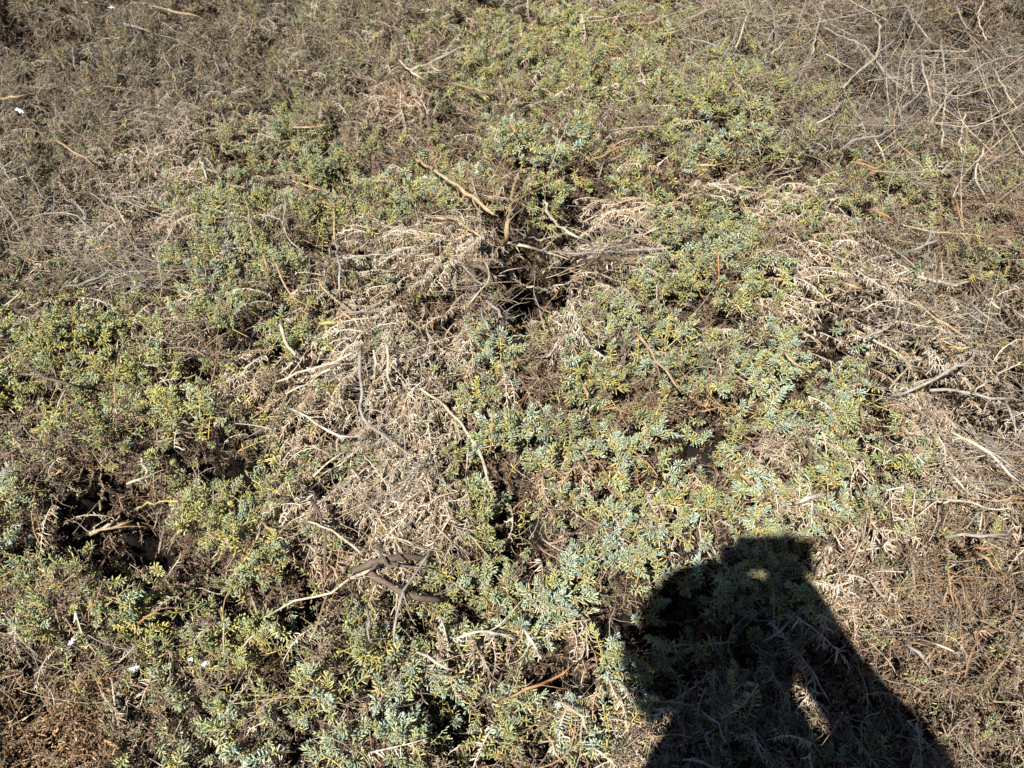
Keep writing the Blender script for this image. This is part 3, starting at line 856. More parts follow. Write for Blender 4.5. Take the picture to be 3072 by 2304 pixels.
# branches belonging to a shrub: (shrub, colour, width at start, at end, height over the foliage, forks, leaf bits, course)
BR = [
    (4, 'tan', 9, 12, .02, 3, 4, [(1246, 477), (1325, 528), (1417, 593), (1482, 643)]),
    (4, 'tan', 14, 7, .03, 2, 0, [(1515, 735), (1524, 671), (1538, 583), (1560, 510), (1572, 480)]),
    (4, 'tan', 7, 11, .02, 2, 3, [(1269, 648), (1330, 655), (1376, 671), (1430, 700), (1487, 722), (1515, 736)]),
    (9, 'pale', 10, 8, .03, 2, 4, [(1512, 732), (1603, 745), (1695, 768), (1760, 772)]),
    (9, 'pale', 8, 8, .03, 2, 12, [(1630, 602), (1649, 648), (1709, 699), (1792, 741), (1850, 790)]),
    (9, 'tan', 5, 4, .03, 0, 2, [(1630, 667), (1655, 690), (1677, 711)]),
    (9, 'tan', 5, 3, .03, 1, 0, [(1612, 762), (1628, 720), (1644, 685)]),
    (9, 'pale', 8, 6, .04, 2, 0, [(1742, 770), (1800, 748), (1857, 722), (1925, 702), (1991, 680)]),
    (9, 'grey', 7, 9, .04, 1, 0, [(1650, 757), (1790, 760), (1900, 750), (2020, 741)]),
    (9, 'brown', 15, 12, .01, 1, 0, [(1408, 796), (1441, 800), (1473, 819), (1490, 860)]),
    (9, 'brown', 16, 18, .0, 1, 0, [(1418, 800), (1428, 850), (1440, 880)]),
    (9, 'grey', 12, 8, .01, 2, 3, [(1459, 902), (1496, 935), (1515, 953), (1545, 970)]),
    (9, 'brown', 14, 12, .015, 0, 0, [(1510, 960), (1507, 995), (1515, 1027)]),
    (9, 'brown', 22, 16, .03, 1, 0, [(1655, 851), (1695, 814), (1765, 786), (1853, 777), (1920, 790)]),
    (9, 'pale', 8, 5, .02, 2, 2, [(1615, 880), (1660, 862), (1710, 850), (1750, 835)]),
    (9, 'pale', 9, 6, .03, 2, 5, [(1894, 768), (1940, 800), (1992, 837)]),
    (9, 'grey', 7, 5, .02, 3, 3, [(1378, 790), (1405, 815), (1440, 850), (1480, 870)]),
    (9, 'pale', 6, 4, .02, 2, 3, [(1450, 780), (1470, 830), (1440, 870), (1400, 920)]),
    (9, 'pale', 6, 4, .02, 2, 3, [(1520, 790), (1545, 840), (1600, 865), (1640, 870)]),
    (9, 'grey', 6, 4, .02, 2, 3, [(1560, 700), (1620, 720), (1660, 710), (1700, 690)]),
    (9, 'grey', 8, 5, .02, 2, 3, [(1435, 920), (1465, 985), (1520, 1018)]),
    (9, 'pale', 5, 5, .02, 0, 3, [(1617, 925), (1626, 960), (1635, 995)]),
    (9, 'tan', 7, 5, .01, 1, 0, [(1500, 735), (1470, 790), (1450, 815)]),
    (9, 'grey', 9, 7, .01, 1, 6, [(1510, 740), (1505, 780), (1512, 820), (1530, 850)]),
    (8, 'pale', 8, 9, .02, 2, 6, [(824, 1148), (926, 1111), (1023, 1078), (1085, 1045)]),
    (8, 'pale', 6, 8, .02, 2, 6, [(861, 1180), (927, 1148), (985, 1106), (1060, 1068)]),
    (8, 'white', 7, 8, .02, 1, 4, [(870, 1226), (949, 1273), (1024, 1307), (1080, 1306)]),
    (8, 'tan', 6, 5, .02, 1, 3, [(920, 1245), (985, 1205), (1047, 1170), (1110, 1130)]),
    (8, 'grey', 13, 10, .02, 3, 14, [(1080, 1040), (1082, 1185), (1089, 1254), (1144, 1305), (1214, 1342)]),
    (8, 'pale', 10, 8, .02, 2, 14, [(1155, 1020), (1163, 1080), (1168, 1130), (1177, 1180)]),
    (8, 'pale', 8, 5, .02, 1, 14, [(1120, 1050), (1125, 1120), (1118, 1190)]),
    (8, 'tan', 5, 5, .02, 1, 3, [(1140, 1290), (1180, 1330), (1235, 1370)]),
    (8, 'tan', 6, 5, .02, 1, 3, [(955, 833), (987, 884), (1047, 930), (1100, 945)]),
    (8, 'grey', 6, 5, .02, 1, 2, [(1024, 935), (1080, 940), (1140, 939)]),
    (8, 'tan', 6, 5, .02, 1, 2, [(1015, 925), (1060, 962), (1135, 975)]),
    (8, 'grey', 7, 6, .03, 1, 2, [(1005, 720), (1018, 800), (1020, 900)]),
    (8, 'yel', 13, 10, .02, 0, 2, [(962, 972), (1005, 965), (1050, 958)]),
    (8, 'pale', 7, 5, .02, 1, 6, [(940, 1430), (1000, 1380), (1060, 1335)]),
    (8, 'pale', 7, 5, .02, 1, 6, [(965, 1425), (1020, 1390), (1080, 1345)]),
    (8, 'white', 5, 8, .02, 1, 6, [(1020, 1310), (1060, 1312), (1100, 1300)]),
    (8, 'grey', 6, 5, .02, 1, 6, [(1010, 775), (1120, 765), (1180, 760), (1260, 735)]),
    (0, 'tan', 5, 5, .02, 1, 1, [(741, 602), (752, 680), (764, 759)]),
    (0, 'tan', 6, 5, .02, 1, 1, [(825, 782), (848, 842), (880, 890), (964, 935)]),
    (0, 'tan', 6, 4, .02, 1, 1, [(790, 765), (800, 810), (815, 850)]),
    (6, 'orange', 5, 5, .02, 1, 1, [(1455, 1189), (1473, 1236), (1473, 1323), (1459, 1365)]),
    (6, 'pale', 5, 4, .02, 0, 0, [(1410, 1335), (1400, 1390), (1395, 1420)]),
    (7, 'tan', 10, 8, .025, 2, 0, [(1908, 995), (1955, 1055), (1996, 1111), (2033, 1166)]),
    (7, 'tan', 9, 8, .015, 0, 0, [(1746, 1148), (1760, 1180), (1771, 1205)]),
    (7, 'orange', 6, 6, .01, 2, 0, [(1795, 1232), (1850, 1228), (1900, 1245)]),
    (7, 'orange', 7, 7, .02, 1, 0, [(2060, 1237), (2110, 1232), (2150, 1226)]),
    (7, 'orange', 5, 5, .015, 1, 0, [(2370, 1220), (2410, 1212), (2440, 1207)]),
    (12, 'tan', 8, 6, .02, 1, 0, [(2353, 1055), (2391, 1097), (2446, 1120)]),
    (12, 'orange', 5, 4, .02, 1, 0, [(2580, 1222), (2592, 1260), (2606, 1300)]),
    (12, 'brown', 10, 8, .01, 1, 6, [(2420, 1330), (2432, 1360), (2420, 1390)]),
    (10, 'tan', 7, 8, .03, 2, 3, [(2460, 842), (2553, 856), (2645, 898)]),
    (10, 'tan', 6, 8, .03, 2, 3, [(2474, 891), (2571, 856), (2631, 814)]),
    (10, 'brown', 12, 8, .03, 1, 3, [(2516, 958), (2553, 912), (2590, 879)]),
    (10, 'pale', 10, 9, .03, 2, 3, [(2733, 828), (2798, 842), (2853, 856), (2914, 842)]),
    (10, 'tan', 7, 6, .03, 3, 3, [(2742, 898), (2807, 953), (2918, 1023)]),
    (10, 'pale', 8, 7, .03, 2, 3, [(2603, 1009), (2696, 1064), (2728, 1092), (2735, 1140)]),
    (10, 'pale', 7, 7, .03, 1, 0, [(2668, 1166), (2700, 1130), (2733, 1092)]),
    (10, 'pale', 7, 5, .03, 1, 0, [(2775, 1030), (2805, 1010), (2835, 990)]),
    (10, 'grey', 5, 5, .03, 1, 0, [(2700, 1085), (2710, 1120), (2705, 1155)]),
    (10, 'yel', 7, 6, .02, 1, 0, [(2835, 1042), (2880, 1043), (2925, 1043)]),
    (10, 'grey', 6, 5, .03, 3, 3, [(2700, 870), (2690, 960), (2600, 1010), (2540, 1030)]),
    (10, 'pale', 5, 4, .03, 2, 3, [(2590, 930), (2650, 900), (2720, 905), (2780, 930)]),
    (10, 'pale', 5, 4, .03, 2, 3, [(2625, 980), (2700, 965), (2770, 975), (2850, 1000)]),
    (11, 'grey', 11, 8, .04, 2, 3, [(2640, 1205), (2687, 1185), (2779, 1152), (2895, 1087), (2941, 1046)]),
    (11, 'grey', 10, 8, .03, 3, 6, [(2789, 1171), (2881, 1175), (2974, 1194), (3072, 1203)]),
    (11, 'pale', 9, 8, .04, 3, 6, [(2853, 1296), (2927, 1333), (2997, 1388), (3057, 1444)]),
    (11, 'pale', 8, 7, .03, 1, 2, [(2835, 1397), (2872, 1444), (2918, 1490)]),
    (11, 'grey', 7, 5, .03, 1, 4, [(2974, 1195), (2990, 1240), (3000, 1285)]),
    (11, 'grey', 8, 5, .03, 1, 4, [(3010, 1200), (3040, 1255), (3048, 1310)]),
    (11, 'pale', 7, 5, .03, 1, 4, [(2870, 1200), (2930, 1170), (3000, 1120), (3060, 1090)]),
    (11, 'grey', 5, 5, .04, 2, 2, [(2890, 902), (2950, 940), (3011, 981)]),
    (11, 'grey', 5, 5, .04, 2, 2, [(2880, 925), (2940, 962), (3000, 1000)]),
    (11, 'pale', 5, 5, .04, 1, 2, [(2941, 885), (2975, 910), (3006, 932)]),
    (11, 'pale', 6, 4, .03, 2, 4, [(2800, 1290), (2830, 1340), (2838, 1400)]),
    (11, 'pale', 6, 5, .03, 1, 2, [(2830, 1510), (2880, 1502), (2960, 1520), (3060, 1535)]),
    (16, 'tan', 5, 4, .02, 1, 1, [(343, 1208), (350, 1140), (356, 1064)]),
    (16, 'brown', 8, 6, .02, 1, 1, [(95, 1105), (150, 1140), (215, 1160), (270, 1200)]),
    (17, 'tan', 5, 7, .02, 1, 1, [(139, 1439), (175, 1418), (204, 1398)]),
    (17, 'yel', 7, 7, .02, 1, 1, [(403, 1532), (444, 1513), (533, 1504)]),
    (17, 'pale', 9, 8, .02, 2, 2, [(380, 1452), (435, 1430), (420, 1370)]),
    (17, 'tan', 8, 7, .01, 1, 1, [(297, 1400), (308, 1470), (300, 1530)]),
    (17, 'orange', 6, 5, .02, 1, 1, [(263, 1340), (290, 1320), (318, 1300)]),
    (17, 'orange', 6, 5, .02, 1, 1, [(416, 1870), (460, 1838), (510, 1850)]),
    (24, 'grey', 5, 4, .02, 2, 1, [(23, 1823), (37, 1883), (93, 1953), (111, 1980)]),
    (25, 'brown', 26, 22, .015, 1, 4, [(1060, 1712), (1110, 1690), (1186, 1672), (1290, 1673)]),
    (25, 'brown', 20, 20, .01, 1, 4, [(1095, 1705), (1163, 1754), (1237, 1786), (1330, 1803)]),
    (25, 'grey', 8, 9, .03, 1, 2, [(1292, 1652), (1228, 1744), (1195, 1804), (1181, 1929)]),
    (25, 'brown', 9, 6, .03, 0, 0, [(1150, 1628), (1139, 1670), (1172, 1700), (1196, 1680), (1185, 1630)]),
    (25, 'grey', 9, 7, .02, 1, 4, [(1098, 1809), (1107, 1888), (1098, 1962)]),
    (25, 'brown', 12, 10, .02, 1, 4, [(935, 1500), (965, 1570), (975, 1640), (975, 1740)]),
    (25, 'pale', 7, 9, .025, 1, 2, [(912, 1568), (967, 1578), (1024, 1614), (1089, 1666)]),
    (25, 'tan', 8, 8, .02, 0, 2, [(787, 1564), (825, 1590), (866, 1610)]),
    (25, 'pale', 8, 7, .02, 1, 2, [(918, 1630), (945, 1655), (970, 1672)]),
    (25, 'brown', 12, 14, .01, 1, 4, [(1177, 1444), (1223, 1490), (1274, 1537)]),
    (25, 'pale', 6, 9, .025, 2, 3, [(805, 1846), (890, 1804), (987, 1774), (1048, 1735), (1130, 1700)]),
    (25, 'tan', 8, 5, .02, 1, 3, [(987, 1772), (964, 1850), (927, 1925)]),
    (25, 'tan', 7, 6, .02, 1, 1, [(982, 1690), (1010, 1730), (1030, 1760)]),
    (25, 'pale', 6, 5, .02, 2, 3, [(1160, 1612), (1220, 1625), (1290, 1660)]),
    (25, 'pale', 6, 5, .02, 2, 3, [(1080, 1500), (1130, 1545), (1160, 1590)]),
    (25, 'tan', 6, 5, .02, 1, 3, [(1290, 1560), (1330, 1600), (1360, 1650)]),
    (25, 'pale', 5, 5, .02, 1, 3, [(1180, 1700), (1240, 1705), (1300, 1715)]),
    (13, 'tan', 6, 6, .015, 0, 1, [(1640, 1630), (1690, 1620), (1720, 1600)]),
    (13, 'tan', 5, 5, .015, 1, 1, [(1400, 1600), (1440, 1640), (1480, 1690)]),
    (14, 'orange', 8, 9, .025, 1, 1, [(1487, 2110), (1580, 2073), (1649, 2041), (1718, 1994)]),
    (14, 'pale', 9, 8, .02, 1, 12, [(1251, 1957), (1311, 1985), (1367, 2013)]),
    (14, 'white', 8, 8, .02, 1, 18, [(1570, 1880), (1590, 1920), (1620, 1965)]),
    (14, 'white', 8, 8, .02, 1, 24, [(1370, 1915), (1440, 1890), (1490, 1900), (1560, 1915)]),
    (14, 'pale', 11, 8, .02, 1, 10, [(1680, 2105), (1740, 2150), (1765, 2200)]),
    (14, 'tan', 9, 7, .01, 1, 4, [(1610, 2160), (1650, 2230), (1690, 2290)]),
    (14, 'pale', 7, 6, .02, 1, 6, [(1760, 2240), (1800, 2260), (1850, 2300)]),
    (14, 'tan', 6, 5, .01, 3, 4, [(1280, 2015), (1340, 2030), (1400, 2020)]),
    (14, 'grey', 6, 4, .01, 2, 4, [(1255, 2040), (1265, 2100), (1250, 2150)]),
    (20, 'pale', 7, 4, .03, 1, 0, [(2182, 180), (2215, 130), (2233, 69), (2261, 9)]),
    (20, 'grey', 6, 4, .03, 1, 0, [(2173, 165), (2205, 111), (2224, 46)]),
    (20, 'pale', 6, 5, .04, 1, 0, [(2437, 162), (2451, 93), (2474, 0)]),
    (20, 'grey', 6, 6, .04, 2, 0, [(2465, 83), (2594, 143), (2664, 227), (2742, 296)]),
    (20, 'pale', 6, 5, .04, 1, 0, [(2478, 162), (2520, 190), (2566, 213)]),
    (20, 'grey', 6, 5, .05, 2, 0, [(2705, 0), (2756, 79), (2807, 143)]),
    (20, 'pale', 6, 5, .05, 1, 0, [(2620, 45), (2642, 100), (2625, 170), (2570, 218), (2530, 265)]),
    (20, 'grey', 6, 5, .04, 2, 0, [(2566, 218), (2622, 171), (2690, 115)]),
    (20, 'pale', 7, 6, .05, 1, 0, [(2761, 162), (2775, 222), (2798, 319)]),
    (20, 'pale', 7, 5, .05, 1, 0, [(2816, 83), (2835, 213), (2835, 301), (2826, 417), (2830, 470)]),
    (20, 'pale', 6, 7, .05, 2, 0, [(2891, 236), (2816, 329), (2761, 430)]),
    (20, 'pale', 6, 5, .05, 1, 0, [(2979, 199), (3015, 273), (3062, 343)]),
    (20, 'grey', 5, 5, .05, 1, 0, [(2815, 155), (2790, 230), (2740, 300), (2690, 330)]),
    (20, 'pale', 6, 5, .04, 1, 0, [(2895, 333), (2881, 440), (2890, 480)]),
    (20, 'pale', 6, 5, .04, 1, 0, [(2618, 407), (2645, 449), (2660, 505)]),
    (20, 'pale', 6, 5, .04, 1, 0, [(2740, 175), (2735, 240), (2735, 295)]),
    (20, 'grey', 6, 5, .04, 1, 0, [(2050, 60), (2120, 35), (2185, 5)]),
    (20, 'grey', 6, 5, .04, 1, 0, [(2048, 111), (2110, 125), (2178, 148)]),
    (20, 'grey', 5, 5, .04, 1, 0, [(2305, 0), (2325, 70), (2300, 130)]),
    (20, 'pale', 5, 5, .04, 1, 0, [(2313, 165), (2335, 142), (2358, 120)]),
    (20, 'grey', 6, 6, .04, 1, 0, [(2700, 380), (2640, 405), (2560, 420), (2500, 470)]),
    (20, 'pale', 6, 6, .04, 2, 0, [(2950, 440), (2930, 530), (2960, 600)]),
    (20, 'grey', 5, 4, .05, 1, 0, [(2870, 20), (2900, 80), (2950, 130)]),
    (20, 'grey', 5, 4, .05, 1, 0, [(3000, 160), (3040, 168), (3072, 160)]),
    (20, 'grey', 5, 4, .05, 2, 0, [(2880, 230), (2950, 195), (3010, 170)]),
    (20, 'pale', 5, 4, .05, 1, 0, [(2950, 0), (2935, 60), (2960, 120)]),
    (20, 'pale', 5, 5, .04, 1, 0, [(2450, 370), (2500, 340), (2530, 300)]),
    (21, 'orange', 7, 7, .02, 1, 0, [(2557, 486), (2627, 505), (2673, 528)]),
    (21, 'orange', 5, 5, .02, 1, 0, [(2590, 628), (2640, 640), (2680, 662)]),
    (21, 'grey', 7, 7, .02, 2, 0, [(2687, 764), (2760, 745), (2826, 715)]),
    (21, 'orange', 5, 5, .02, 1, 0, [(2855, 560), (2870, 610), (2885, 680)]),
    (21, 'tan', 5, 4, .02, 2, 0, [(2823, 770), (2828, 830), (2826, 880)]),
    (3, 'orange', 6, 5, .0, 1, 0, [(1904, 426), (1830, 455), (1760, 490)]),
    (3, 'tan', 6, 5, .01, 1, 0, [(2048, 500), (2110, 497), (2175, 488)]),
    (4, 'orange', 7, 5, .02, 1, 0, [(1524, 366), (1545, 395), (1561, 435)]),
    (5, 'tan', 6, 6, .02, 1, 1, [(2130, 920), (2150, 900), (2180, 885)]),
    (5, 'orange', 5, 5, .02, 0, 1, [(2150, 750), (2153, 800), (2155, 860)]),
    (5, 'tan', 7, 6, .01, 2, 0, [(2048, 548), (2110, 560), (2150, 570)]),
    (1, 'pale', 6, 5, .02, 1, 0, [(1195, 180), (1235, 215), (1274, 241)]),
    (1, 'tan', 6, 6, .02, 0, 0, [(880, 382), (920, 382), (985, 378)]),
    (1, 'tan', 6, 5, .02, 1, 0, [(900, 548), (935, 560), (985, 582)]),
    (1, 'tan', 6, 5, .02, 1, 0, [(1000, 560), (1003, 650), (1005, 730)]),
    (18, 'tan', 6, 5, .02, 0, 0, [(454, 19), (520, 32), (602, 51)]),
    (18, 'grey', 6, 5, .02, 0, 0, [(370, 69), (420, 85), (463, 100)]),
    (18, 'tan', 7, 6, .02, 0, 0, [(0, 296), (50, 291), (97, 287)]),
    (18, 'grey', 5, 4, .02, 0, 0, [(264, 130), (275, 170), (285, 208)]),
    (18, 'grey', 5, 4, .02, 0, 0, [(530, 140), (540, 190), (541, 200)]),
    (18, 'grey', 5, 4, .02, 0, 0, [(490, 155), (505, 200), (515, 240)]),
    (18, 'grey', 5, 4, .02, 0, 0, [(643, 180), (650, 200), (662, 230)]),
    (18, 'grey', 5, 4, .02, 0, 0, [(218, 140), (222, 180), (225, 205)]),
    (18, 'grey', 5, 4, .02, 1, 0, [(420, 95), (400, 125), (385, 150)]),
    (19, 'tan', 6, 7, .03, 0, 0, [(167, 421), (220, 455), (287, 502)]),
    (19, 'pale', 5, 6, .03, 1, 0, [(333, 588), (360, 640), (384, 685)]),
    (19, 'grey', 5, 5, .03, 1, 0, [(268, 574), (310, 610), (360, 640)]),
    (19, 'grey', 5, 5, .03, 2, 0, [(203, 588), (250, 640), (256, 700)]),
    (19, 'grey', 5, 5, .03, 2, 0, [(100, 650), (200, 640), (280, 690)]),
    (19, 'grey', 6, 5, .03, 1, 0, [(185, 861), (260, 845), (352, 805)]),
    (19, 'grey', 5, 5, .03, 1, 0, [(398, 870), (425, 855), (460, 845)]),
    (19, 'grey', 5, 5, .03, 1, 0, [(0, 480), (25, 530), (60, 575)]),
    (19, 'grey', 5, 5, .03, 1, 0, [(0, 590), (30, 640), (60, 690)]),
    (19, 'pale', 6, 5, .03, 1, 0, [(10, 920), (50, 885), (75, 860)]),
    (22, 'tan', 7, 5, .02, 1, 0, [(2437, 1754), (2455, 1698), (2488, 1656)]),
    (22, 'orange', 6, 6, .02, 1, 0, [(2830, 1670), (2849, 1735), (2863, 1814)]),
    (22, 'tan', 6, 6, .02, 0, 0, [(2830, 1810), (2845, 1770), (2850, 1755)]),
    (22, 'pale', 6, 6, .02, 0, 0, [(2729, 1911), (2800, 1930), (2854, 1948), (2909, 1971)]),
    (22, 'grey', 9, 8, .02, 2, 0, [(2715, 1925), (2755, 1960), (2793, 2008)]),
    (22, 'orange', 6, 5, .02, 0, 0, [(2946, 1879), (2923, 1953), (2895, 2031)]),
    (22, 'grey', 10, 8, .02, 2, 0, [(2835, 1612), (2940, 1602), (3034, 1605)]),
    (22, 'tan', 7, 6, .02, 1, 0, [(2918, 1650), (2960, 1680), (3000, 1716)]),
    (22, 'tan', 6, 5, .02, 1, 0, [(3040, 1480), (3020, 1500), (2950, 1500)]),
    (23, 'grey', 7, 5, .02, 1, 0, [(2290, 1925), (2340, 1890), (2372, 1860)]),
    (23, 'grey', 6, 5, .02, 1, 0, [(2430, 2000), (2460, 2060), (2490, 2110)]),
    (23, 'grey', 8, 6, .02, 1, 0, [(2048, 2280), (2100, 2288), (2160, 2304)]),
    (23, 'grey', 6, 6, .02, 1, 0, [(2262, 2200), (2275, 2240), (2292, 2290)]),
    (23, 'grey', 6, 6, .02, 1, 0, [(2110, 2140), (2150, 2180), (2180, 2230)]),
]
for (si, c, w0, w1, off, forks, rag, pts) in BR:
    root = roots[si]
    me = branch_mesh(pts, w0 * .9, w1 * .85, off + .014, forks, rag)
    me.transform(Matrix.Translation(-Vector(root.location)))
    o = link('branch', me, root)
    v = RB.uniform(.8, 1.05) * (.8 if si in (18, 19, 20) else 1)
    o['tint'] = [q * v for q in COLS[c]]

# long bare twigs of the thicket and shorter ones in the twiggy shrubs: one object each
RT2 = random.Random(9)


def add_twigs(si, n, lst, s0, s1, lift, cols, zdir=.12, radial=0):
    root = roots[si]; org = np.array(root.location); k = 0; guard = 0
    while k < n and guard < n * 30:
        guard += 1
        a, b, ra, rb, wt = RT2.choice(lst)
        u = RT2.gauss(a, ra * .5); v = RT2.gauss(b, rb * .5)
        if not (-60 < u < 2280 and -60 < v < 1700): continue
        g = ground_at(u / .72, v / .72, 0)
        if pits(g[:1], g[1:2])[0] > .06 or (si == 9 and pits(g[:1] + .05, g[1:2] + .03)[0] > .06): continue
        d = norm(np.array([RT2.gauss(0, 1), RT2.gauss(0, 1), RT2.gauss(.05, zdir)]))
        if radial: d = norm(norm((g - CROWN) * A3(1, 1, 0)) * radial + d * A3(1, 1, .5))
        A = frame_y(d[None, :], np.array([RT2.uniform(0, 6.28)]))
        e = euler_from(*A)[0]
        o = link('twig', RT2.choice(LONG), root)
        o.location = g + np.array([0, 0, RT2.uniform(-.005, lift)]) - org
        o.rotation_euler = e; s = RT2.uniform(s0, s1); o.scale = (s * .8, s, s * .8)
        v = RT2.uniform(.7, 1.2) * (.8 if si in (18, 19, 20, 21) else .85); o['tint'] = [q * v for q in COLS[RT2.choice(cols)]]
        k += 1


add_twigs(20, 295, [(1950, 170, 330, 190, 1), (1600, 50, 200, 60, 1), (2080, 250, 180, 170, 1)], .6, 1.15, .08, ['pale', 'grey', 'grey', 'tan'])
add_twigs(19, 110, [(130, 520, 190, 90, 1), (300, 580, 150, 50, 1)], .4, .8, .03, ['grey', 'grey', 'pale'])
add_twigs(18, 60, [(250, 150, 330, 150, 1)], .4, .8, .03, ['grey', 'grey', 'brown'])
add_twigs(10, 70, [(1900, 650, 150, 80, 1), (2000, 700, 120, 70, 1)], .4, .8, .04, ['pale', 'grey', 'tan'])
add_twigs(11, 90, [(2070, 860, 130, 150, 1), (2110, 1000, 90, 110, 1)], .4, .8, .04, ['pale', 'grey', 'grey'])
add_twigs(9, 80, [(1120, 620, 130, 70, 1), (1280, 540, 120, 50, 1)], .3, .7, .035, ['pale', 'grey', 'brown', 'tan'], .15, 1.0)
add_twigs(4, 50, [(1130, 420, 130, 80, 1)], .3, .7, .035, ['tan', 'orange', 'pale', 'brown'], .25, 1.6)
add_twigs(25, 50, [(850, 1180, 120, 90, 1)], .3, .6, .02, ['pale', 'grey', 'tan'])
add_twigs(8, 100, [(830, 850, 180, 150, 1), (830, 1050, 130, 110, 1)], .35, .75, .03, ['pale', 'white', 'tan', 'grey'], .1, 1.3)
add_twigs(22, 70, [(2000, 1330, 150, 140, 1)], .3, .65, .03, ['grey', 'tan', 'orange'])
add_twigs(2, 30, [(1250, 130, 260, 90, 1)], .3, .6, .03, ['tan', 'orange', 'grey'])
add_twigs(21, 40, [(2080, 470, 120, 100, 1)], .3, .7, .03, ['tan', 'grey', 'orange'])
for si in (0, 1, 3, 4, 5, 6, 7, 12, 13, 14, 15, 16, 17, 24, 23):
    add_twigs(si, 16, [(SHRUBS[si][0], SHRUBS[si][1], 150, 100, 1)], .25, .5, .02, ['tan', 'orange', 'pale', 'brown'])

# ------------------------------------------------------------------ loose sticks and scraps lying on the mat
LOOSE = [
    ('dry_stick', 'stick', 'pale', 8, 10, .03, 2, 4, [(1262, 1166), (1320, 1208), (1385, 1268), (1431, 1347), (1459, 1416), (1492, 1504)], 'long bleached stick curving down through the middle from the straw mound to the silvery shoots'),
    ('dry_stick', 'stick', 'pale', 9, 11, .025, 1, 1, [(840, 972), (857, 1018), (880, 1064), (910, 1106)], 'short thick cream stick standing at the left rim of the straw mound'),
    ('dry_stick', 'stick', 'pale', 8, 6, .03, 1, 0, [(1232, 211), (1300, 182), (1360, 155), (1427, 127)], 'slanting tan stick near the top, rising to the right over the crossed sticks'),
    ('dry_stick', 'stick', 'pale', 6, 7, .025, 1, 0, [(1283, 194), (1310, 208), (1348, 227)], 'short stick just below the slanting tan stick near the top'),
    ('dry_stick', 'stick', 'tan', 6, 7, .02, 0, 2, [(1350, 250), (1400, 262), (1440, 272), (1487, 289)], 'short bowed stick lying under the slanting tan stick near the top'),
    ('dry_stick', 'stick', 'white', 6, 4, .03, 0, 0, [(604, 477), (612, 515), (620, 551)], 'thin white upright splinter on the brown mat left of the leafy left clump'),
    ('dry_stick', 'stick', 'pale', 7, 12, .03, 1, 2, [(222, 1619), (280, 1595), (324, 1578), (389, 1545)], 'thick broken tan stick crossing the dark hollow at lower left, end splintered'),
    ('dry_stick', 'stick', 'tan', 6, 8, .03, 1, 0, [(270, 1606), (335, 1580), (398, 1562)], 'thinner tan stick just below the broken stick over the dark hollow'),
    ('dry_stick', 'stick', 'white', 10, 13, .02, 0, 2, [(2381, 1513), (2418, 1495), (2478, 1481)], 'short thick cream stick bent like a bow above the photographer shadow'),
    ('wood_chip', 'wood chip', 'yel', 20, 10, .015, 0, 0, [(2203, 1395), (2228, 1425), (2251, 1455)], 'splintered yellowish chip of wood on the brown mat above the shadow'),
    ('dry_stick', 'stick', 'orange', 7, 7, .02, 0, 0, [(2923, 1642), (2955, 1645), (2990, 1648)], 'short straight orange stick near the right edge beside the shadow'),
    ('straw_stem', 'stem', 'grey', 5, 5, .03, 0, 0, [(436, 1096), (470, 1098), (505, 1101)], 'short pale grey stem lying flat in the yellow green leaves at left'),
]
for (nm, cat, c, w0, w1, off, forks, rag, pts, lab) in LOOSE:
    me = branch_mesh(pts, w0 * 1.05, w1 * 1.0, off, forks, rag, .004)
    ctr = np.array(sum((Vector(q.co) for q in me.vertices), Vector())) / len(me.vertices)
    me.transform(Matrix.Translation(-Vector(ctr)))
    o = link(nm, me); o.location = ctr
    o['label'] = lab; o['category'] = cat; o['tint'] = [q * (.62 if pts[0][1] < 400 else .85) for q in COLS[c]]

M_WHITE = simple('white_scrap', (.85, .85, .83), .8, .2, .08)


def scrap(px, py, size, lab, name='paper_scrap', cat='scrap', asp=1.6, rot=0., seed=1):
    """a crumpled thin flake with thickness"""
    rr = random.Random(seed); n = 7
    g = ground_at(px, py, .02)
    V = []; Fc = []
    for s in (0, 1):
        for j in range(n):
            for i in range(n):
                a = (i / (n - 1) - .5) * 2; b = (j / (n - 1) - .5) * 2
                w_ = .55 + .45 * math.sin(7 * a + seed) * math.cos(5 * b + 2 * seed); q = math.sqrt(max(0, 1 - .5 * b * b)) * w_; q2 = math.sqrt(max(0, 1 - .5 * a * a)) * w_
                V.append([a * q * size * asp + rr.gauss(0, size * .13), b * q2 * size + rr.gauss(0, size * .13), rr.gauss(0, size * .3) * (1 - s) if s == 0 else 0])
    nn = n * n
    for k in range(nn):
        V[nn + k] = [V[k][0], V[k][1], V[k][2] - .0006]
    for j in range(n - 1):
        for i in range(n - 1):
            a = j * n + i
            Fc.append((a, a + 1, a + n + 1, a + n)); Fc.append((nn + a, nn + a + n, nn + a + n + 1, nn + a + 1))
    for i in range(n - 1):
        for (p, q) in ((i, i + 1), ((n - 1) * n + i + 1, (n - 1) * n + i), ((i + 1) * n, i * n), (i * n + n - 1, (i + 1) * n + n - 1)):
            Fc.append((q, p, nn + p, nn + q))
    me = bpy.data.meshes.new(name); me.from_pydata(V, [], Fc); me.materials.append(M_WHITE)
    o = link(name, me); o.location = g; o.rotation_euler = (.35, rr.uniform(-.3, .3), rot)
    o['label'] = lab; o['category'] = cat
    return o


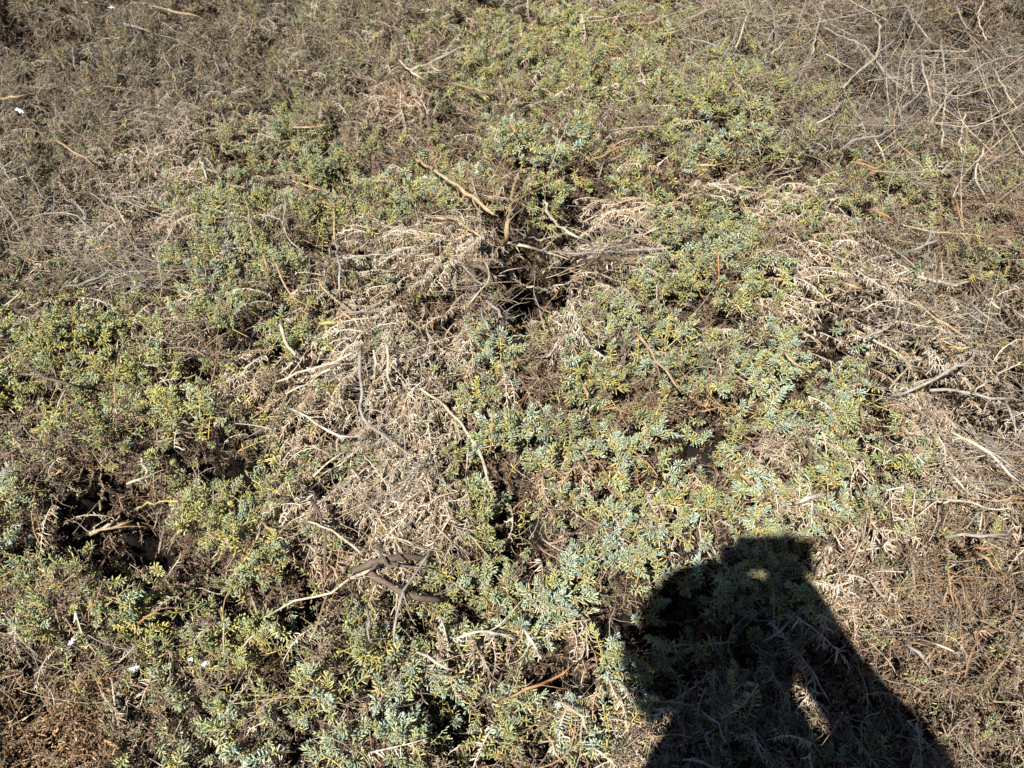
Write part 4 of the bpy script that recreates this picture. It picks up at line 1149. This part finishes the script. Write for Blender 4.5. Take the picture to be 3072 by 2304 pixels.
scrap(405, 2005, .006, 'bright white crumpled scrap among the leaves at lower left, left one of the pair', seed=3)
scrap(612, 1992, .005, 'bright white crumpled scrap among the leaves at lower left, right one of the pair', rot=.4, seed=4)
scrap(572, 1978, .004, 'tiny white fleck just above the right one of the two white scraps', seed=5)
scrap(215, 1925, .005, 'faint small white scrap left of and above the two bright white scraps', seed=6, rot=1.)
scrap(55, 330, .006, 'long pale dry leaf lying on brown ground near the left edge at the top', 'dry_leaf', 'leaf', 3.2, -.45, seed=7)
scrap(335, 22, .006, 'small whitish dry leaf near the top edge in the left part', 'dry_leaf', 'leaf', 2.2, .1, seed=8)

# ------------------------------------------------------------------ the photographer (outside the frame, casts the shadow)
M_SKIN = simple('skin', (.45, .27, .19), .5, .4, .06, 30)
M_JACKET = simple('jacket_cloth', (.06, .08, .12), .85, .1, .2, 200)
M_TROUSER = simple('trouser_cloth', (.10, .09, .07), .9, .1, .2, 200)
M_HAIR = simple('hair', (.05, .03, .02), .6, .3, .3, 300)
M_SHOE = simple('shoe_leather', (.08, .05, .03), .6, .3, .2, 60)
M_CAMB = simple('camera_metal', (.35, .35, .36), .35, .5, .05, 100)
M_CAMD = simple('camera_black', (.02, .02, .02), .4, .4, .05, 100)


def shadow_pt(px, py, z):
    g = plane_at(px, py, .27)
    return g + SUN * ((z - .27) / SUN[2])


def skinned(name, chains, mat, parent, org, sub=2):
    """chains: lists of (point, rx, ry); equal points are shared joints"""
    V = []; E = []; Rr = []; idx = {}; rts = []
    for ch in chains:
        prev = None
        for (p, rx, ry) in ch:
            key = tuple(np.round(p, 5))
            if key not in idx:
                idx[key] = len(V); V.append([float(q) for q in (np.array(p) - org)]); Rr.append((rx, ry))
                if prev is None: rts.append(idx[key])
            k = idx[key]
            if prev is not None: E.append((prev, k))
            prev = k
    me = bpy.data.meshes.new(name); me.from_pydata(V, E, [])
    o = link(name, me, parent)
    sk = o.modifiers.new('skin', 'SKIN'); sk.use_smooth_shade = True
    lay = me.skin_vertices[0] if me.skin_vertices else None
    if lay is None:
        bpy.context.view_layer.objects.active = o
    for i, r in enumerate(Rr):
        me.skin_vertices[0].data[i].radius = r
        me.skin_vertices[0].data[i].use_root = i in rts
    sb = o.modifiers.new('subdivision', 'SUBSURF'); sb.levels = sub; sb.render_levels = sub
    me.materials.append(mat)
    return o


A3 = lambda *a: np.array(a, float)
feet_y = -.30
per = bpy.data.objects.new('person', None); COL.objects.link(per)
PO = A3(.05, feet_y, 0); per.location = PO
per['label'] = 'photographer in dark jacket holding up a camera, casting the head shaped shadow at lower right'
per['category'] = 'person'
shR = shadow_pt(2830, 2400, 1.37); shL = A3(-.13, -.225, 1.355)
chest = A3(.055, -.24, 1.28); neck0 = A3(.03, -.19, 1.41); neck1 = shadow_pt(2150, 2090, 1.46)
head = shadow_pt(2100, 1945, 1.545)
pelvis = A3(.05, -.33, .88); waist = A3(.055, -.29, 1.05)
wrR = shadow_pt(2325, 1735, 1.57); elR = shadow_pt(2530, 2070, 1.37)
wrL = shadow_pt(2205, 1745, 1.56); elL = shadow_pt(2300, 2040, 1.39)
hipR = A3(.14, -.33, .86); hipL = A3(-.04, -.33, .86)
knR = A3(.16, -.27, .47); knL = A3(-.05, -.28, .47)
anR = A3(.17, -.33, .09); anL = A3(-.07, -.33, .09)
# body: one continuous surface, head, neck, trunk, arms, hands, legs, feet
hn = norm(A3(.25, .75, -.62))      # where the face looks
body_ch = [[(pelvis, .115, .09), (waist, .10, .08), (chest, .115, .085), (neck0, .06, .055), (neck1, .045, .045), (head - A3(0, 0, .035), .062, .07), (head + A3(-.003, -.006, .035), .07, .082), (head + A3(-.004, -.01, .085), .045, .055)],
           [(chest, .115, .085), (shR, .05, .05), (elR, .036, .036), (wrR, .024, .02)],
           [(chest, .115, .085), (shL, .05, .05), (elL, .036, .036), (wrL, .024, .02)],
           [(pelvis, .115, .09), (hipR, .08, .08), (knR, .052, .052), (anR, .034, .034), (anR + A3(.02, .13, -.05), .03, .022)],
           [(pelvis, .115, .09), (hipL, .08, .08), (knL, .052, .052), (anL, .034, .034), (anL + A3(-.02, .13, -.05), .03, .022)]]
CB = CP - FW * .034          # centre of the compact camera's body
palR = CB + RT * .062 - UP * .005 - FW * .012
palL = CB - RT * .062 - UP * .012 - FW * .014
body_ch[1].append((palR, .020, .014)); body_ch[2].append((palL, .020, .014))
for (pal, sg) in ((palR, 1), (palL, -1)):
    for q in range(4):
        b0 = pal + UP * (.020 - .014 * q) * 1.0 + RT * sg * .006
        k1 = b0 + RT * sg * .004 + FW * (.020 + .003 * (q in (1, 2)))
        k2 = k1 - RT * sg * (.018) + FW * .006
        k3 = k2 - RT * sg * (.014 + .003 * (q in (1, 2)))
        body_ch.append([(b0, .009, .009), (k1, .0085, .0085), (k2, .0075, .0075), (k3, .0065, .0065)])
    t0 = pal - UP * .012 - RT * sg * .002
    body_ch.append([(t0, .010, .010), (t0 - RT * sg * .018 - FW * .014 + UP * .006, .009, .009), (t0 - RT * sg * .034 - FW * .012 + UP * .012, .008, .008)])
# nose and ears grow out of the head's surface
fc = norm(A3(.12, .95, -.25)); sd = norm(np.cross(fc, A3(0, 0, 1)))
nb = head + fc * .062 + A3(0, 0, -.005)
body_ch.append([(nb, .010, .012), (nb + fc * .018 - A3(0, 0, .016), .011, .010)])
for s in (-1, 1):
    eb = head + sd * s * .066 - fc * .01
    body_ch.append([(eb, .006, .014), (eb + sd * s * .012 + A3(0, 0, .006), .006, .018)])
body = skinned('body', body_ch, M_SKIN, per, PO)
hemR = wrR; hemL = wrL; clav = shadow_pt(2470, 2315, 1.41)
skinned('jacket', [[(pelvis + A3(0, 0, .02), .15, .12), (waist, .135, .11), (chest, .145, .115), (neck0 - A3(0, 0, .03), .085, .075), (shadow_pt(2225, 2150, 1.43), .082, .078)],
                   [(chest, .145, .115), (clav, .075, .070), (shR, .070, .068), (elR, .054, .054), (hemR, .056, .052)],
                   [(chest, .145, .115), (shL, .070, .068), (elL, .068, .068), (hemL, .060, .056)]], M_JACKET, per, PO)
skinned('trousers', [[(pelvis, .14, .115), (hipR, .10, .10), (knR, .07, .07), (anR, .055, .055)],
                     [(pelvis, .14, .115), (hipL, .10, .10), (knL, .07, .07), (anL, .055, .055)]], M_TROUSER, per, PO)
for (an, s) in ((anR, 1), (anL, -1)):
    skinned('shoe', [[(an - A3(0, .03, .045), .040, .040), (an + A3(.01 * s, .05, -.05), .042, .036), (an + A3(.02 * s, .14, -.055), .038, .028)]], M_SHOE, per, PO)


def ellipsoid(name, c, r, mat, parent, org, cut=None, jit=0., seg=24):
    V = []; Fc = []
    rr = random.Random(4); ring = 14
    for j in range(ring + 1):
        th = math.pi * j / ring
        for i in range(seg):
            ph = 2 * math.pi * i / seg
            d = A3(math.sin(th) * math.cos(ph), math.sin(th) * math.sin(ph), math.cos(th))
            V.append((c + d * r * (1 + rr.gauss(0, jit)) - org).tolist())
    for j in range(ring):
        if cut and j >= cut: break
        for i in range(seg):
            i2 = (i + 1) % seg
            Fc.append((j * seg + i, (j + 1) * seg + i, (j + 1) * seg + i2, j * seg + i2))
    me = bpy.data.meshes.new(name); me.from_pydata(V, [], Fc); me.materials.append(mat)
    me.polygons.foreach_set('use_smooth', [True] * len(me.polygons))
    return link(name, me, parent)


ellipsoid('hair', head - fc * .016 + A3(0, 0, .03), A3(.115, .117, .128), M_HAIR, per, PO, 10, .02)
M_EYE = simple('eye', (.6, .58, .55), .2, .5, .02)
for s in (-1, 1):
    ellipsoid('eye', head + fc * .064 + sd * s * .03 + A3(0, 0, .015), A3(.011, .011, .010), M_EYE, per, PO, None, 0, 12)
M_LIP = simple('lips', (.40, .17, .14), .5, .3, .05)
ellipsoid('mouth', head + fc * .066 - A3(0, 0, .045), A3(.022, .008, .006), M_LIP, per, PO, None, 0, 12)

# compact camera in the hands, its lens ends just behind the viewpoint
cm = bpy.data.objects.new('compact_camera', None); COL.objects.link(cm)
cm.location = CB; cm.rotation_euler = cam.rotation_euler
cm['label'] = 'small silver compact camera held up in both hands of the photographer'; cm['category'] = 'camera'


def bevel_box(name, sx, sy, sz, loc, mat, bev):
    V = [(x * sx / 2, y * sy / 2, z * sz / 2) for x in (-1, 1) for y in (-1, 1) for z in (-1, 1)]
    Fc = [(0, 1, 3, 2), (4, 6, 7, 5), (0, 4, 5, 1), (2, 3, 7, 6), (0, 2, 6, 4), (1, 5, 7, 3)]
    me = bpy.data.meshes.new(name); me.from_pydata(V, [], Fc); me.materials.append(mat)
    o = link(name, me, cm); o.location = loc
    b = o.modifiers.new('bevel', 'BEVEL'); b.width = bev; b.segments = 3
    return o


bevel_box('camera_body', .098, .058, .024, (0, 0, 0), M_CAMB, .005)
V_, F_ = tube([A3(0, 0, -.012), A3(0, 0, -.020), A3(0, 0, -.0201), A3(0, 0, -.026)], [.024, .024, .019, .018], 28)
me = bpy.data.meshes.new('lens'); me.from_pydata(V_.tolist(), [], F_); me.materials.append(M_CAMD); link('lens', me, cm)
bevel_box('screen', .060, .044, .002, (-.012, 0, .0135), M_CAMD, .0006)
bevel_box('shutter_button', .012, .004, .010, (.030, .031, 0), M_CAMB, .0015)
bevel_box('flash', .016, .008, .002, (-.030, .018, -.0131), M_CAMD, .0005)
